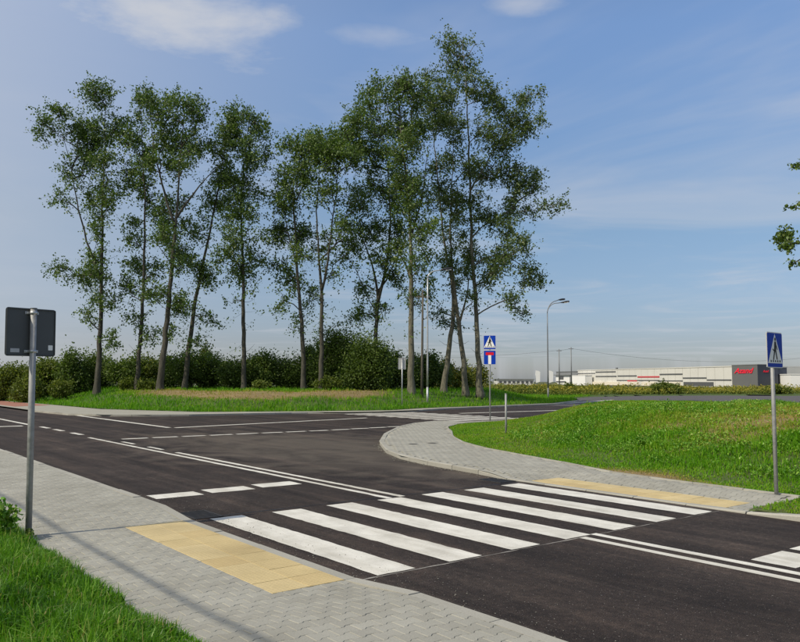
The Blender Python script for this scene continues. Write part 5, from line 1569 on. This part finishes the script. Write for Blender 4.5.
let.rotation_euler = (math.pi / 2, 0, 0)
let.location = (156.3, -0.75, 5.9)
let.scale = (12.4 / wtxt, 0.85, 1)
let2 = link(bpy.data.objects.new('red_lettering', lm), gbk)
let2.rotation_euler = (math.pi / 2, 0, math.pi / 2)
let2.location = (165.4, 3.0, 6.2)
let2.scale = (2.6 / wtxt, 0.35, 1)
dk = thing('dark_annex', 'dark lower annex behind the right hand blue sign', 'building', (110.5, 475, 0), -1.34702)
MB().box(150, 164, 9.3, 14.2, -0.2, 8.2).build('wall', M['panel_shaded'], dk)  # same colour with painted-in shade as the block's side
MB().box(149.8, 164.2, 9.25, 14.4, 8.2, 8.5).build('roof', M['roof'], dk)
rb = thing('white_hall', 'low white hall at the right picture edge beyond the field', 'building', (156.0, 306, 0), -0.1)
MB().box(0, 60, 0, 12, -0.2, 5.2).build('wall', M['panel_white'], rb)
MB().box(-0.2, 60.2, -0.2, 12.2, 5.2, 5.5).build('roof', M['panel_white'], rb)
for a in (4.5, 6.8):
    MB().box(a, a + 1.0, -0.12, -0.002, 0, 1.6).build('orange_door', M['orange'], rb)
# low hall on the horizon left of the factory
lh = thing('low_hall', 'faint low grey hall on the horizon left of the two white banners', 'building', (60, 470, 0), 0)
MB().box(0, 22, 0, 20, -0.2, 2.9).build('wall', M['panel'], lh)
MB().box(-0.6, 22.6, -0.6, 20.6, 2.9, 3.5).build('roof', M['roof'], lh)
for k in range(8):
    MB().box(1 + 2.7 * k, 2.6 + 2.7 * k, -0.1, -0.002, 0.8, 2.2).build('window', M['band'], lh)
# white banners on poles
for (x, lab) in ((54.1, 'left of the two tall white banners beside the factory office'), (59.2, 'right of the two tall white banners, nearest the factory office')):
    t = thing('banner_flag', lab, 'banner', (x, 300, 0), 0, 'white banners by the factory')
    MB().tube([(-0.95, 0, -0.2), (-0.95, 0, 6.4)], 0.07, 8).build('pole', M['galv'], t)
    MB().plate([(-0.85, 1.4), (0.75, 1.9), (0.85, 5.7), (0.2, 6.1), (-0.85, 6.3)], -0.02, 0.02).build('banner', M['panel_white'], t)
# wooden line poles and their wires
lp = []
for (x, y, h, lab) in ((54.1, 260, 13.0, 'left of two thin line poles above the factory office'), (58.2, 260, 13.7, 'right of two thin line poles above the factory office'), (-40, 300, 12.5, 'line pole hidden behind the hedge'), (150, 270, 12.0, 'line pole beyond the right picture edge')):
    t = thing('line_pole', lab, 'pole', (x, y, 0), 0, 'poles of the overhead line')
    MB().tube([(0, 0, -0.3), (0, 0, h)], [0.22, 0.15], 8).build('shaft', M['dark_pole'], t)
    MB().box(-0.9, 0.9, -0.08, 0.08, h - 0.7, h - 0.5).build('crossarm', M['dark_pole'], t)
    lp.append((x, y, h - 0.45))
def wire(a, c, sag, r, lab):
    P = []
    for k in range(25):
        f = k / 24
        P.append((a[0] + (c[0] - a[0]) * f, a[1] + (c[1] - a[1]) * f, a[2] + (c[2] - a[2]) * f - sag * 4 * f * (1 - f)))
    o = MB().tube(P, r, 6).build('overhead_wire', M['wire'])
    tag(o, lab, 'wire')
wire(lp[2], lp[0], 2.2, 0.03, 'thin overhead wire sloping up to the left line pole')
wire(lp[0], lp[1], 0.1, 0.03, 'short overhead wire between the two line poles')
wire(lp[1], lp[3], 3.2, 0.03, 'long overhead wire sagging above the factory roof')

# overhead line along our side of the road: its shadow lies on the near pavement
cot = 1 / math.tan(SUN_ELEV)
su, sv = math.sin(SUN_AZ), math.cos(SUN_AZ)                 # horizontal direction to the sun
du, dv = su * CA + sv * SA, -su * SA + sv * CA
hc = 7.4
cv0 = -2.02 + dv * cot * (hc - 0.1)
ends = []
for u, lab in ((-34.0, 'roadside utility pole beyond the left picture edge'), (30.0, 'roadside utility pole behind the viewer')):
    x, y = rd(u, cv0)
    t = thing('utility_pole', lab, 'pole', (x, y, 0.0), ANG)
    MB().tube([(0, 0, -0.3), (0, 0, 8.4)], [0.13, 0.09], 10).build('shaft', M['wood'], t)
    MB().box(-0.06, 0.06, -0.12, 0.12, 7.75, 7.95).build('bracket', M['iron'], t)
    ends.append((x, y, 7.75))
wire(ends[0], ends[1], 0.35, 0.026, 'bundled roadside cable overhead, casting the long shadow on the near pavement')
